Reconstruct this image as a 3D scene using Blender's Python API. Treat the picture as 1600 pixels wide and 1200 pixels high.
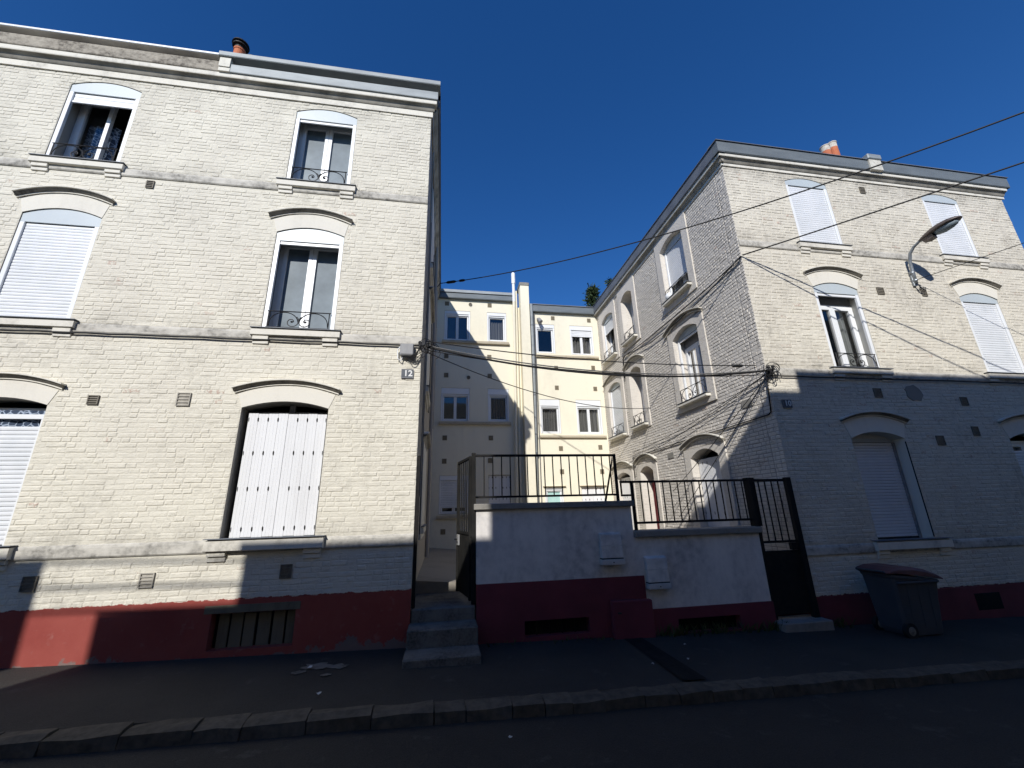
import bpy, bmesh, math, random
import numpy as np
from mathutils import Vector, Matrix
from mathutils.geometry import tessellate_polygon

random.seed(11); RNG = np.random.default_rng(11)
for o in list(bpy.data.objects): bpy.data.objects.remove(o)
SC = bpy.context.scene
COL = SC.collection

# ------------------------------------------------------------------ camera
CAM_P = Vector((0.0, -6.3, 1.75))
CR = Vector((0.986638, -0.161034, -0.024758)); CU = Vector((-0.023751, -0.292494, 0.955973)); CW = Vector((0.161186, 0.942611, 0.29241))
cam_d = bpy.data.cameras.new('camera'); cam = bpy.data.objects.new('camera', cam_d); COL.objects.link(cam)
cam_d.sensor_width = 36.0; cam_d.lens = 36.0 * 645.4 / 1600.0
cam_d.clip_start = 0.05; cam_d.clip_end = 2000
m = Matrix((CR, CU, -CW)).transposed().to_4x4(); m.translation = CAM_P
cam.matrix_world = m
SC.camera = cam

# ------------------------------------------------------------------ sky, sun, exposure
SUN_DIR = Vector((0.602, 1.408, -1.0)).normalized()          # the way the light travels
SUN_EL = math.asin(-SUN_DIR.z); SUN_ROT = math.atan2(-SUN_DIR.x, -SUN_DIR.y)
w = bpy.data.worlds.new('World'); SC.world = w; w.use_nodes = True
nt = w.node_tree; bg = nt.nodes['Background']
sky = nt.nodes.new('ShaderNodeTexSky'); sky.sky_type = 'NISHITA'; sky.sun_disc = False
sky.sun_elevation = SUN_EL; sky.sun_rotation = SUN_ROT; sky.altitude = 100; sky.air_density = 1.0; sky.dust_density = 0.0; sky.ozone_density = 6.0
hs = nt.nodes.new('ShaderNodeHueSaturation'); hs.inputs['Hue'].default_value = 0.509; hs.inputs['Saturation'].default_value = 1.215
nt.links.new(sky.outputs[0], hs.inputs['Color']); nt.links.new(hs.outputs[0], bg.inputs[0]); bg.inputs[1].default_value = 0.124
sd = bpy.data.lights.new('sun', 'SUN'); so = bpy.data.objects.new('sun', sd); COL.objects.link(so)
sd.energy = 4.7; sd.angle = math.radians(0.53); sd.color = (1.0, 0.975, 0.935)
so.rotation_euler = SUN_DIR.to_track_quat('-Z', 'Y').to_euler(); so.location = (-6, -16, 14)
SC.view_settings.view_transform = 'Standard'; SC.view_settings.look = 'None'
SC.view_settings.exposure = 0.0; SC.view_settings.gamma = 1.0; SC.view_settings.use_curve_mapping = False
SC.render.engine = 'CYCLES'; SC.cycles.max_bounces = 6; SC.cycles.transparent_max_bounces = 8
SC.cycles.use_denoising = True; SC.cycles.caustics_reflective = False; SC.cycles.caustics_refractive = False

# ------------------------------------------------------------------ materials
class NT:
    def __init__(s, name, rough=0.8, metal=0.0, spec=0.3):
        s.m = bpy.data.materials.new(name); s.m.use_nodes = True; s.t = s.m.node_tree
        s.b = s.t.nodes['Principled BSDF']
        s.b.inputs['Roughness'].default_value = rough; s.b.inputs['Metallic'].default_value = metal
        s.b.inputs['Specular IOR Level'].default_value = spec
        s.geo = s.n('ShaderNodeNewGeometry')
    def n(s, t, **k):
        x = s.t.nodes.new(t)
        for a, v in k.items(): setattr(x, a, v)
        return x
    def l(s, a, b): s.t.links.new(a, b)
    def pos(s, scale=(1, 1, 1)):
        mp = s.n('ShaderNodeMapping'); mp.inputs['Scale'].default_value = scale
        s.l(s.geo.outputs['Position'], mp.inputs['Vector']); return mp.outputs[0]
    def noise(s, sc, det=4, scale=(1, 1, 1), rough=0.6, dist=0.0):
        x = s.n('ShaderNodeTexNoise'); x.inputs['Scale'].default_value = sc; x.inputs['Detail'].default_value = det
        x.inputs['Roughness'].default_value = rough; x.inputs['Distortion'].default_value = dist
        s.l(s.pos(scale), x.inputs['Vector']); return x.outputs[0]
    def ramp(s, v, a, b, ca=0.0, cb=1.0):
        x = s.n('ShaderNodeMapRange'); x.inputs[1].default_value = a; x.inputs[2].default_value = b
        x.inputs[3].default_value = ca; x.inputs[4].default_value = cb
        s.l(v, x.inputs[0]); return x.outputs[0]
    def mix(s, f, a, b, mode='MIX'):
        x = s.n('ShaderNodeMix', data_type='RGBA', blend_type=mode)
        for i, v in ((0, f), (6, a), (7, b)):
            if isinstance(v, (int, float)): x.inputs[i].default_value = v
            elif isinstance(v, tuple): x.inputs[i].default_value = (*v, 1)
            else: s.l(v, x.inputs[i])
        return x.outputs[2]
    def math(s, op, a, b=0.0):
        x = s.n('ShaderNodeMath', operation=op)
        for i, v in ((0, a), (1, b)):
            if isinstance(v, (int, float)): x.inputs[i].default_value = v
            else: s.l(v, x.inputs[i])
        return x.outputs[0]
    def col(s, c):
        if isinstance(c, tuple): s.b.inputs['Base Color'].default_value = (*c, 1)
        else: s.l(c, s.b.inputs['Base Color'])
        return s
    def bump(s, h, strength=0.3, dist=0.01):
        x = s.n('ShaderNodeBump'); x.inputs['Strength'].default_value = strength; x.inputs['Distance'].default_value = dist
        s.l(h, x.inputs['Height']); s.l(x.outputs[0], s.b.inputs['Normal']); return s
    def island(s):
        oi = s.n('ShaderNodeObjectInfo')
        return s.math('FRACT', s.math('ADD', s.geo.outputs['Random Per Island'], s.math('MULTIPLY', oi.outputs['Random'], 7.31)))

def mat_paint_brick(name, c1, c2, grime, gamt, streak=0.5, chips=0.985, dash=.5, levels=(), patch=0.0, red=None):
    k = NT(name, 0.72, spec=0.25)
    base = k.mix(k.ramp(k.noise(0.9, 5), .35, .7), c1, c2)
    isl = k.island()
    base = k.mix(k.ramp(isl, 0, 1, 0, .22), base, k.mix(1.0, base, (.78, .77, .74), 'MULTIPLY'))
    # algae and soot: broad clouds, plus downward runs
    g1 = k.ramp(k.noise(0.6, 6, rough=.72), .48, .74)
    g2 = k.ramp(k.noise(9, 5, (1, 1, .8), .75), .42, .72)
    base = k.mix(k.math('MULTIPLY', k.math('MULTIPLY', g1, g2), gamt), base, grime)
    st = k.math('MULTIPLY', k.ramp(k.noise(5, 4, (1, 1, .09), .6), .55, .75), k.ramp(k.noise(.8, 3), .45, .65))
    base = k.mix(k.math('MULTIPLY', st, streak * .5), base, grime)
    sep = k.n('ShaderNodeSeparateXYZ'); k.l(k.geo.outputs['Position'], sep.inputs[0]); Z = sep.outputs[2]
    # weathering where water stands and splashes: above ledges, under the cornice
    acc = None
    for z0, hgt in levels:
        up = k.math('MULTIPLY', k.ramp(Z, z0 - .02, z0, 0, 1), k.ramp(Z, z0, z0 + hgt, 1, 0)) if hgt > 0 else k.math('MULTIPLY', k.ramp(Z, z0 + hgt, z0, 0, 1), k.ramp(Z, z0, z0 + .02, 1, 0))
        acc = up if acc is None else k.math('MAXIMUM', acc, up)
    if acc is not None:
        wn = k.math('MULTIPLY', k.ramp(k.noise(2.2, 6, (1, 1, .7), .75), .40, .66), k.ramp(k.noise(20, 4), .35, .6, .35, 1))
        base = k.mix(k.math('MULTIPLY', k.math('MULTIPLY', acc, wn), .75), base, grime)
    if patch:
        pa = k.math('MULTIPLY', k.math('MULTIPLY', k.ramp(k.noise(1.25, 5, rough=.6), .53, .64), k.ramp(Z, 6.8, 7.5)), k.ramp(k.noise(26, 5, (1, 1, 1.6), .75), .47, .60))
        base = k.mix(k.math('MULTIPLY', pa, patch), base, (.20, .175, .135))
    # dirt caught in the bed joints: short level dashes, thicker where the wall is dirty
    ds = k.math('MULTIPLY', k.ramp(k.noise(1, 3, (7, 7, 75), .5), .58, .66), k.ramp(k.noise(1.1, 4), .36, .62, .25, 1))
    base = k.mix(k.math('MULTIPLY', ds, dash), base, (.15, .14, .12))
    sp = k.math('MULTIPLY', k.ramp(k.noise(34, 4, rough=.7), .54, .64), k.ramp(k.noise(1.5, 4), .50, .64))
    base = k.mix(k.math('MULTIPLY', sp, dash), base, (.19, .175, .15))
    # chipped bricks that show the red underneath
    chip = k.math('MULTIPLY', k.ramp(isl, chips, chips + .004), k.ramp(k.noise(22, 4), .5, .56))
    base = k.mix(k.math('MULTIPLY', chip, .6), base, (.42, .27, .21))
    if red:
        edge = k.math('SUBTRACT', k.math('ADD', red[0] + .012, k.math('MULTIPLY', k.math('SUBTRACT', k.noise(9, 5, rough=.7), .5), .11)), Z)
        base = k.mix(k.ramp(edge, 0, .006), base, red[1])
    k.col(base)
    h = k.math('ADD', k.math('MULTIPLY', k.noise(70, 5), .35), k.math('MULTIPLY', k.noise(16, 5, (1, 1, 1.8), .6, .4), 1.0))
    k.bump(h, .75, .011); return k.m

def mat_simple(name, c1, c2, sc=3, rough=.8, metal=0, bump=.2, bsc=40, bd=.004, spec=.3, det=5, lo=.35, hi=.68, isl=0.0, scale=(1, 1, 1)):
    k = NT(name, rough, metal, spec)
    c = k.mix(k.ramp(k.noise(sc, det, scale), lo, hi), c1, c2)
    if isl: c = k.mix(k.ramp(k.island(), 0, 1, 0, isl), c, k.mix(1.0, c, (.55, .53, .5), 'MULTIPLY'))
    k.col(c)
    if bump: k.bump(k.noise(bsc, 5), bump, bd)
    return k.m

def mat_stained(name, c, stain, sc=2.2, amt=.8, vs=.35, rough=.8, bump=.3, lo=.48, hi=.7):
    k = NT(name, rough, spec=.25)
    a = k.ramp(k.noise(sc, 6, (1, 1, vs), .72), lo, hi); b = k.ramp(k.noise(sc * 9, 4), .38, .66)
    base = k.mix(k.math('MULTIPLY', k.math('MULTIPLY', a, k.ramp(b, 0, 1, .35, 1)), amt), c, stain)
    k.col(base); k.bump(k.noise(45, 5), bump, .004); return k.m

M = {}
M['brick_l'] = mat_paint_brick('cream_paint_on_brick', (.725, .685, .575), (.655, .615, .52), (.28, .262, .22), .9, .75, .99, .34, ((1.46, .30), (4.45, .32), (7.19, .32), (9.07, -.55)), 0, (.755, (.28, .06, .048)))
M['brick_r'] = mat_paint_brick('grimy_cream_paint_on_brick', (.70, .655, .55), (.63, .585, .495), (.17, .155, .13), 1.0, .9, .98, .58, ((1.07, .3), (4.13, .32), (6.88, .36), (8.75, -.4)), .75, (.34, (.15, .032, .045)))
M['brick_s'] = mat_paint_brick('pale_paint_on_side_brick', (.72, .67, .595), (.65, .605, .54), (.28, .26, .24), .6, .5, .988, .4)
M['joint'] = mat_simple('painted_joint', (.42, .39, .345), (.29, .27, .24), 2.0, .9, bump=.5, bsc=70)
M['stone'] = mat_stained('cream_painted_stone', (.70, .665, .58), (.24, .225, .195), 2.0, .8, .6)
M['stone_dirty'] = mat_stained('weathered_cornice_stone', (.42, .38, .31), (.10, .085, .068), 1.8, 1.0, 2.2, lo=.34, hi=.56)
M['render_l'] = mat_stained('cream_lintel_render', (.72, .685, .60), (.45, .42, .36), 1.5, .5, .3)
M['reveal'] = mat_stained('shade_grey_window_reveal', (.36, .34, .30), (.16, .15, .13), 3, .8, .3)  # cream paint greyed to carry the shade of the recesses, stained darker in places
M['hoodgrey'] = mat_stained('weathered_hood_moulding', (.30, .275, .23), (.09, .08, .065), 3, .9, 1, lo=.38, hi=.6)
M['string'] = mat_stained('grimy_string_course', (.60, .57, .50), (.17, .16, .14), 1.7, 1.0, 2.2, lo=.36, hi=.62)
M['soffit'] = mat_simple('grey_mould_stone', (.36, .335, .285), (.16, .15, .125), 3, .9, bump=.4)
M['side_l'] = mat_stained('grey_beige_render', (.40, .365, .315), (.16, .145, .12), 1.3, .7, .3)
M['rear'] = mat_stained('pale_yellow_render', (.80, .745, .59), (.60, .55, .43), .8, .55, .25, bump=.15)
M['rear_trim'] = mat_stained('yellow_grey_concrete_sill', (.50, .44, .33), (.24, .21, .15), 3, .8, 1)
def mat_red():
    k = NT('faded_red_plinth_paint', .75, spec=.2)
    c = k.mix(k.ramp(k.noise(1.4, 6), .3, .72), (.26, .052, .042), (.33, .082, .064))
    sep = k.n('ShaderNodeSeparateXYZ'); k.l(k.geo.outputs['Position'], sep.inputs[0])
    # flaking near the pavement: bare cement with an uneven upper edge
    lvl = k.math('SUBTRACT', k.math('ADD', .05, k.math('MULTIPLY', sep.outputs[0], -.0234)), sep.outputs[2])
    fl = k.ramp(k.math('ADD', k.math('ADD', lvl, k.ramp(sep.outputs[0], -2.2, -.5, .0, .17)), k.math('MULTIPLY', k.math('SUBTRACT', k.noise(2.4, 6, rough=.7), .52), .75)), .0, .03)
    c = k.mix(k.math('MULTIPLY', fl, .8), c, (.17, .155, .14))
    c = k.mix(k.math('MULTIPLY', k.ramp(k.noise(7, 5), .6, .72), .35), c, (.36, .2, .17))
    k.col(c); k.bump(k.noise(25, 6), .35, .006); return k.m
M['red'] = mat_red()
M['red_purple'] = mat_simple('dark_wine_plinth_paint', (.17, .035, .05), (.125, .027, .037), 1.6, .7, bump=.3, bsc=20)
M['court_paint'] = mat_stained('patchy_white_wall_paint', (.76, .72, .67), (.40, .385, .37), .9, .95, .6, lo=.38, hi=.62)
M['coping'] = mat_stained('grey_concrete_coping', (.27, .255, .225), (.11, .105, .095), 2, .9, 1)
M['zinc'] = mat_simple('dull_zinc_sheet', (.31, .335, .34), (.235, .255, .262), 2.2, .6, .12, .12, 5, .01, .5, scale=(1, 1, 3))
M['zinc_mid'] = mat_simple('grey_zinc_fascia', (.165, .185, .195), (.125, .142, .152), 2.2, .6, .1, .12, 5, .01, .4, scale=(1, 1, 3))
M['zinc_dark'] = mat_simple('dark_zinc_sheet', (.17, .185, .205), (.12, .13, .15), 2.2, .6, .1, .1, 6, .01, .5)
M['shade'] = mat_simple('black_gap_shade', (.03, .03, .03), (.02, .02, .02), 4, .9)  # black carries the shade under the copings; also colours slots and marks
M['pvc'] = mat_simple('white_pvc', (.80, .81, .81), (.74, .75, .75), 1.2, .35, bump=0, spec=.4)
M['panel'] = mat_simple('bluish_white_infill_panel', (.49, .54, .555), (.46, .505, .525), 1.5, .4, bump=0, spec=.4)
M['slat'] = mat_simple('white_shutter_slat', (.78, .79, .80), (.69, .71, .72), 2.5, .4, bump=0, spec=.4, isl=.12)
M['wood_white'] = mat_stained('white_painted_plank', (.74, .74, .74), (.55, .54, .53), 4, .5, .15, .6, .2)
M['iron'] = mat_simple('black_wrought_iron', (.018, .018, .019), (.03, .028, .026), 20, .55, .3, .2, 60, .002, .4)
M['rail'] = mat_simple('black_painted_steel', (.012, .012, .013), (.022, .02, .018), 10, .75, .0, .15, 60, .002, .15)
M['gate'] = mat_simple('worn_dark_steel_gate', (.013, .013, .0125), (.024, .023, .021), 6, .9, .0, .15, 40, .002, .12)
M['concrete'] = mat_stained('grey_concrete_step', (.17, .162, .145), (.05, .048, .042), 4, 1.0, .8, lo=.4, hi=.62)
M['floor'] = mat_stained('yard_concrete', (.30, .27, .225), (.17, .155, .13), 1.2, .7, 1)
M['kerb'] = mat_simple('worn_granite_kerbstone', (.115, .10, .077), (.06, .053, .043), 11, .8, bump=.6, bsc=30, bd=.008, isl=.5)
def mat_asphalt(name, a, b):
    k = NT(name, .85, spec=.3)
    c = k.mix(k.ramp(k.noise(1.1, 6), .3, .7), a, b)
    v = k.n('ShaderNodeTexVoronoi'); v.inputs['Scale'].default_value = 95; k.l(k.pos(), v.inputs['Vector'])
    sp = k.ramp(v.outputs['Color'], .0, 1.0)
    c = k.mix(k.math('MULTIPLY', k.ramp(v.outputs['Distance'], .1, .6, 1, 0), .35), c, (.07, .067, .062))
    c = k.mix(k.math('MULTIPLY', k.ramp(k.noise(3.2, 6, rough=.7), .60, .68), .45), c, (.085, .081, .075))
    k.col(c); k.bump(k.math('ADD', k.noise(120, 3), k.math('MULTIPLY', v.outputs['Distance'], .8)), .6, .006); return k.m
M['asphalt'] = mat_asphalt('dark_pavement_asphalt', (.026, .024, .021), (.042, .039, .034))
M['road'] = mat_asphalt('road_asphalt', (.019, .018, .0165), (.030, .028, .025))
M['earth'] = mat_simple('bare_ground', (.12, .11, .09), (.08, .075, .06), 1, .95)
M['terracotta'] = mat_simple('orange_clay_pot', (.52, .17, .08), (.40, .12, .06), 8, .8, bump=.3)
M['pot_band'] = mat_simple('pale_lime_band', (.6, .55, .48), (.42, .38, .33), 9, .8, bump=.3)
M['chimney_brick'] = mat_simple('sooty_chimney_brick', (.28, .14, .09), (.15, .09, .065), 5, .9, bump=.5)
M['cable'] = mat_simple('black_cable_sheath', (.012, .012, .013), (.022, .021, .02), 8, .6, bump=0)
M['cable_grey'] = mat_simple('grey_cable_sheath', (.16, .155, .15), (.10, .10, .095), 8, .6, bump=0)
M['vent'] = mat_simple('brown_grey_vent_grille', (.20, .18, .145), (.13, .115, .09), 20, .7, bump=.1)
M['vent_rear'] = mat_simple('tan_vent_grille', (.26, .22, .15), (.18, .15, .105), 20, .8, bump=.1)
M['vent_pale'] = mat_simple('painted_vent_grille', (.45, .42, .36), (.30, .28, .24), 12, .8, bump=.2)
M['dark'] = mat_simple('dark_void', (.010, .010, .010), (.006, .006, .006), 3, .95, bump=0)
M['interior'] = mat_simple('shade_dark_plaster', (.12, .11, .10), (.09, .085, .08), 3, .9, bump=0)  # plaster coloured dark so rooms look unlit behind the windows
M['reddoor'] = mat_simple('dull_red_door_paint', (.30, .035, .045), (.24, .03, .038), 3, .5, bump=.1)
M['plate'] = mat_simple('slate_blue_enamel', (.065, .075, .09), (.09, .10, .115), 14, .4, bump=0)
M['digit'] = mat_simple('white_enamel', (.75, .75, .73), (.66, .66, .64), 12, .4, bump=0)
M['boxgrey'] = mat_simple('grey_plastic_box', (.30, .30, .30), (.22, .22, .225), 6, .5, bump=.1)
M['lamp'] = mat_simple('brown_grey_lamp_shell', (.13, .105, .095), (.09, .075, .068), 5, .45, .3, .1)
M['lampsteel'] = mat_simple('galvanised_bracket', (.33, .36, .38), (.24, .26, .28), 10, .45, .6, .15)
M['bin'] = mat_simple('blue_grey_bin_plastic', (.075, .08, .092), (.06, .066, .078), 3, .5, bump=.15, bsc=80)
M['binlid'] = mat_simple('maroon_bin_lid', (.17, .075, .07), (.13, .055, .052), 3, .5, bump=.1, bsc=80)
M['tyre'] = mat_simple('black_rubber', (.015, .015, .015), (.025, .024, .023), 12, .8, bump=.2)
M['letter'] = mat_stained('painted_grey_letterbox', (.56, .54, .51), (.36, .35, .34), 5, .6, .8, .6)
M['plank'] = mat_stained('old_brown_board', (.16, .14, .10), (.07, .06, .045), 5, .8, .12)
M['teal'] = mat_simple('pale_teal_panel', (.42, .62, .58), (.38, .57, .54), 4, .4, bump=0)
M['paper'] = mat_simple('white_paper', (.55, .55, .53), (.42, .42, .40), 8, .9, bump=0)
M['leaf'] = mat_simple('dark_conifer_needles', (.035, .062, .024), (.06, .085, .035), 1.5, .75, bump=0, isl=.5)
M['weed'] = mat_simple('weed_leaf', (.06, .10, .03), (.10, .11, .045), 6, .7, bump=0, isl=.5)
M['bark'] = mat_simple('dark_bark', (.08, .06, .045), (.05, .04, .03), 9, .9, bump=.5)
M['opp'] = mat_simple('pale_street_render', (.70, .62, .50), (.62, .55, .45), 1.2, .85, bump=.2)
M['oppbrick'] = mat_simple('buff_street_brick', (.60, .47, .36), (.54, .42, .32), 2.5, .85, bump=.4)
M['roof'] = mat_simple('roof_felt', (.08, .08, .08), (.06, .06, .06), 2, .9)

def mat_glass():
    mt = bpy.data.materials.new('window_glass'); mt.use_nodes = True; t = mt.node_tree; t.nodes.clear()
    o = t.nodes.new('ShaderNodeOutputMaterial'); mx = t.nodes.new('ShaderNodeMixShader'); tr = t.nodes.new('ShaderNodeBsdfTransparent'); gl = t.nodes.new('ShaderNodeBsdfGlossy')
    fr = t.nodes.new('ShaderNodeFresnel'); fr.inputs[0].default_value = 1.55
    ad = t.nodes.new('ShaderNodeMath'); ad.operation = 'MULTIPLY_ADD'; ad.inputs[1].default_value = 1.3; ad.inputs[2].default_value = .03
    tr.inputs[0].default_value = (.86, .89, .89, 1); gl.inputs[1].default_value = .03
    t.links.new(fr.outputs[0], ad.inputs[0]); t.links.new(ad.outputs[0], mx.inputs[0]); t.links.new(tr.outputs[0], mx.inputs[1]); t.links.new(gl.outputs[0], mx.inputs[2]); t.links.new(mx.outputs[0], o.inputs[0])
    return mt
M['glass'] = mat_glass()
M['frost'] = mat_simple('dusty_sky_tinted_glass', (.10, .13, .15), (.23, .28, .315), .9, .5, bump=.05, bsc=90, spec=.25)  # opaque blue-grey: milky sky reflection and sun haze are in the colour
def mat_curtain(name, c1, c2, lace=False):
    k = NT(name, .9, spec=.1)
    s = k.noise(3.5, 3, (6, 6, .15)); c = k.mix(k.ramp(s, .35, .65), c1, c2)
    if lace:
        v = k.n('ShaderNodeTexVoronoi'); v.inputs['Scale'].default_value = 14; v.feature = 'DISTANCE_TO_EDGE'; k.l(k.pos(), v.inputs['Vector'])
        c = k.mix(k.ramp(v.outputs[0], .03, .10, .75, 0), c, (.45, .52, .62))
    k.col(c); return k.m
M['curtain'] = mat_curtain('white_net_curtain', (.62, .62, .60), (.38, .38, .37))
M['curtain_grey'] = mat_curtain('grey_curtain', (.16, .15, .14), (.08, .075, .07))
M['lace'] = mat_curtain('blue_lace_curtain', (.035, .05, .085), (.06, .08, .12), True)

# ------------------------------------------------------------------ mesh helpers
WORLD = {}          # world position of every object made here (translations only)
def FR(u, d, z): return (u, -d, z)                # wall that faces the street
XS = 5.80
def SR(u, d, z): return (XS - d, u, z)            # right house, wall on the yard
XL = -0.377
def SL(u, d, z): return (XL + d, u, z)            # left house, wall on the yard
YB = 7.6
def RB(u, d, z): return (u, YB - d, z)            # houses at the back of the yard

class MB:
    def __init__(s): s.v = []; s.f = []
    def add(s, vs, fs):
        b = len(s.v); s.v += [tuple(p) for p in vs]; s.f += [tuple(i + b for i in f) for f in fs]; return s
    def quad(s, *p): return s.add(p, [tuple(range(len(p)))])
    def box(s, a0, a1, b0, b1, c0, c1, fn=lambda a, b, c: (a, b, c)):
        p = [fn(a, b, c) for c in (c0, c1) for b in (b0, b1) for a in (a0, a1)]
        return s.add(p, [(0, 1, 3, 2), (4, 6, 7, 5), (0, 4, 5, 1), (2, 3, 7, 6), (0, 2, 6, 4), (1, 5, 7, 3)])
    def prism(s, poly, h0, h1, fn):               # poly of (a, c); extruded from h0 to h1 along b
        n = len(poly); p = [fn(a, h0, c) for a, c in poly] + [fn(a, h1, c) for a, c in poly]
        tris = [tuple(t) for t in tessellate_polygon([[Vector((a, c, 0)) for a, c in poly]])]
        fs = [tuple(t) for t in tris] + [tuple(i + n for i in t) for t in tris] + [(i, (i + 1) % n, n + (i + 1) % n, n + i) for i in range(n)]
        return s.add(p, fs)
    def sweep(s, prof, path):                     # prof rings already in world, list of rings
        n = len(prof)
        return s
    def rings(s, rings, caps=True, closed=True):
        n = len(rings[0]); b = len(s.v)
        for r in rings: s.v += [tuple(p) for p in r]
        for i in range(len(rings) - 1):
            for j in range(n if closed else n - 1):
                k = (j + 1) % n
                s.f.append((b + i * n + j, b + i * n + k, b + (i + 1) * n + k, b + (i + 1) * n + j))
        if caps: s.f.append(tuple(b + j for j in range(n))); s.f.append(tuple(b + (len(rings) - 1) * n + j for j in range(n)))
        return s
    def tube(s, pts, r, n=6):
        pts = [Vector(p) for p in pts]; rs = []
        up = None
        for i, p in enumerate(pts):
            t = (pts[min(i + 1, len(pts) - 1)] - pts[max(i - 1, 0)])
            if t.length < 1e-9: t = Vector((0, 0, 1))
            t.normalize()
            if up is None: up = t.orthogonal().normalized()
            up = up - t * up.dot(t)
            up = up.normalized() if up.length > 1e-6 else t.orthogonal().normalized()
            sd = t.cross(up)
            rr = r[i] if isinstance(r, (list, tuple)) else r
            rs.append([p + (up * math.cos(2 * math.pi * k / n) + sd * math.sin(2 * math.pi * k / n)) * rr for k in range(n)])
        return s.rings(rs)
    def lathe(s, c, prof, n=16):
        c = Vector(c)
        return s.rings([[c + Vector((r * math.cos(2 * math.pi * k / n), r * math.sin(2 * math.pi * k / n), z)) for k in range(n)] for r, z in prof])
    def mesh(s, name, mats, smooth=False):
        me = bpy.data.meshes.new(name); me.from_pydata(s.v, [], s.f)
        for mm in (mats if isinstance(mats, (list, tuple)) else [mats]): me.materials.append(M[mm])
        return me
    def build(s, name, mat, parent=None, smooth=False, bevel=0.0, origin=None, **props):
        if not s.v: return None
        a = np.array(s.v); lo, hi = a.min(0), a.max(0)
        c = Vector(origin) if origin is not None else Vector(((lo[0] + hi[0]) / 2, (lo[1] + hi[1]) / 2, lo[2] if parent is None else (lo[2] + hi[2]) / 2))
        s.v = [tuple(q) for q in (a - np.array(c))]
        me = s.mesh(name, mat)
        bm = bmesh.new(); bm.from_mesh(me); bmesh.ops.recalc_face_normals(bm, faces=bm.faces)
        if bevel: bmesh.ops.bevel(bm, geom=list(bm.edges), offset=bevel, segments=1, affect='EDGES', clamp_overlap=True)
        bm.to_mesh(me); bm.free()
        if smooth:
            me.polygons.foreach_set('use_smooth', [True] * len(me.polygons))
        o = bpy.data.objects.new(name, me); COL.objects.link(o)
        place(o, c, parent)
        for k, v in props.items(): o[k] = v
        return o

def place(o, c, parent=None):
    c = Vector(c); WORLD[o.name] = c
    if parent is not None: o.parent = parent; o.location = c - WORLD[parent.name]
    else: o.location = c
def thing(name, label, cat, loc, group=None):
    o = bpy.data.objects.new(name, None); COL.objects.link(o); o.empty_display_size = .2
    place(o, loc); o['label'] = label; o['category'] = cat
    if group: o['group'] = group
    return o
def tag(o, label, cat, group=None):
    o['label'] = label; o['category'] = cat
    if group: o['group'] = group
    return o
def struct(o): o['kind'] = 'structure'; return o
def copy_under(o, parent, delta):
    c = o.copy(); COL.objects.link(c); place(c, WORLD[o.name] + Vector(delta), parent); return c

def arc(u0, u1, zs, rise, n=12):
    h = (u1 - u0) / 2; c = (u0 + u1) / 2
    return [(c + h * t, zs + rise * (1 - t * t)) for t in np.linspace(-1, 1, n + 1)]
class Opening:
    def __init__(s, u0, u1, zb, zs, rise, depth, hood=None):
        s.u0, s.u1, s.zb, s.zs, s.rise, s.depth = u0, u1, zb, zs, rise, depth
        s.lint = None      # smooth lintel band (ua, ub, arc end z, rise)
    def outline(s):
        if s.rise: top = arc(s.u0, s.u1, s.zs, s.rise)
        else: top = [(s.u0, s.zs), (s.u1, s.zs)]
        return [(s.u0, s.zb)] + top + [(s.u1, s.zb)]
    def span(s, z):
        if z < s.zb: return None
        if z <= s.zs: return (s.u0, s.u1)
        if s.rise and z < s.zs + s.rise:
            h = (s.u1 - s.u0) / 2 * math.sqrt(1 - (z - s.zs) / s.rise); c = (s.u0 + s.u1) / 2
            return (c - h, c + h)
        return None
def rect_span(u0, u1, z0, z1): return lambda z: (u0, u1) if z0 <= z <= z1 else None
def band_span(u0, u1, z0, zend, rise):            # straight sides, arched top
    def f(z):
        if z < z0: return None
        if z <= zend: return (u0, u1)
        if z < zend + rise:
            h = (u1 - u0) / 2 * math.sqrt(1 - (z - zend) / rise); c = (u0 + u1) / 2
            return (c - h, c + h)
    return f

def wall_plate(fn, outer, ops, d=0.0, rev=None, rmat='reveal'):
    mb = MB(); rv = MB() if rev is not None else mb; polys = [outer] + [o.outline() for o in ops]
    flat = [p for pl in polys for p in pl]
    tris = tessellate_polygon([[Vector((a, c, 0)) for a, c in pl] for pl in polys])
    mb.add([fn(a, d, c) for a, c in flat], [tuple(t) for t in tris])
    for o in ops:
        pl = o.outline(); n = len(pl)
        for i in range(n):
            a, b = pl[i], pl[(i + 1) % n]
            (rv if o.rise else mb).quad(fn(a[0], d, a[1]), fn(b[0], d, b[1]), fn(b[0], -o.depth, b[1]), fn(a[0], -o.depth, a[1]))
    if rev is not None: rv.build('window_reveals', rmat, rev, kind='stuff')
    return mb

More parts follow.
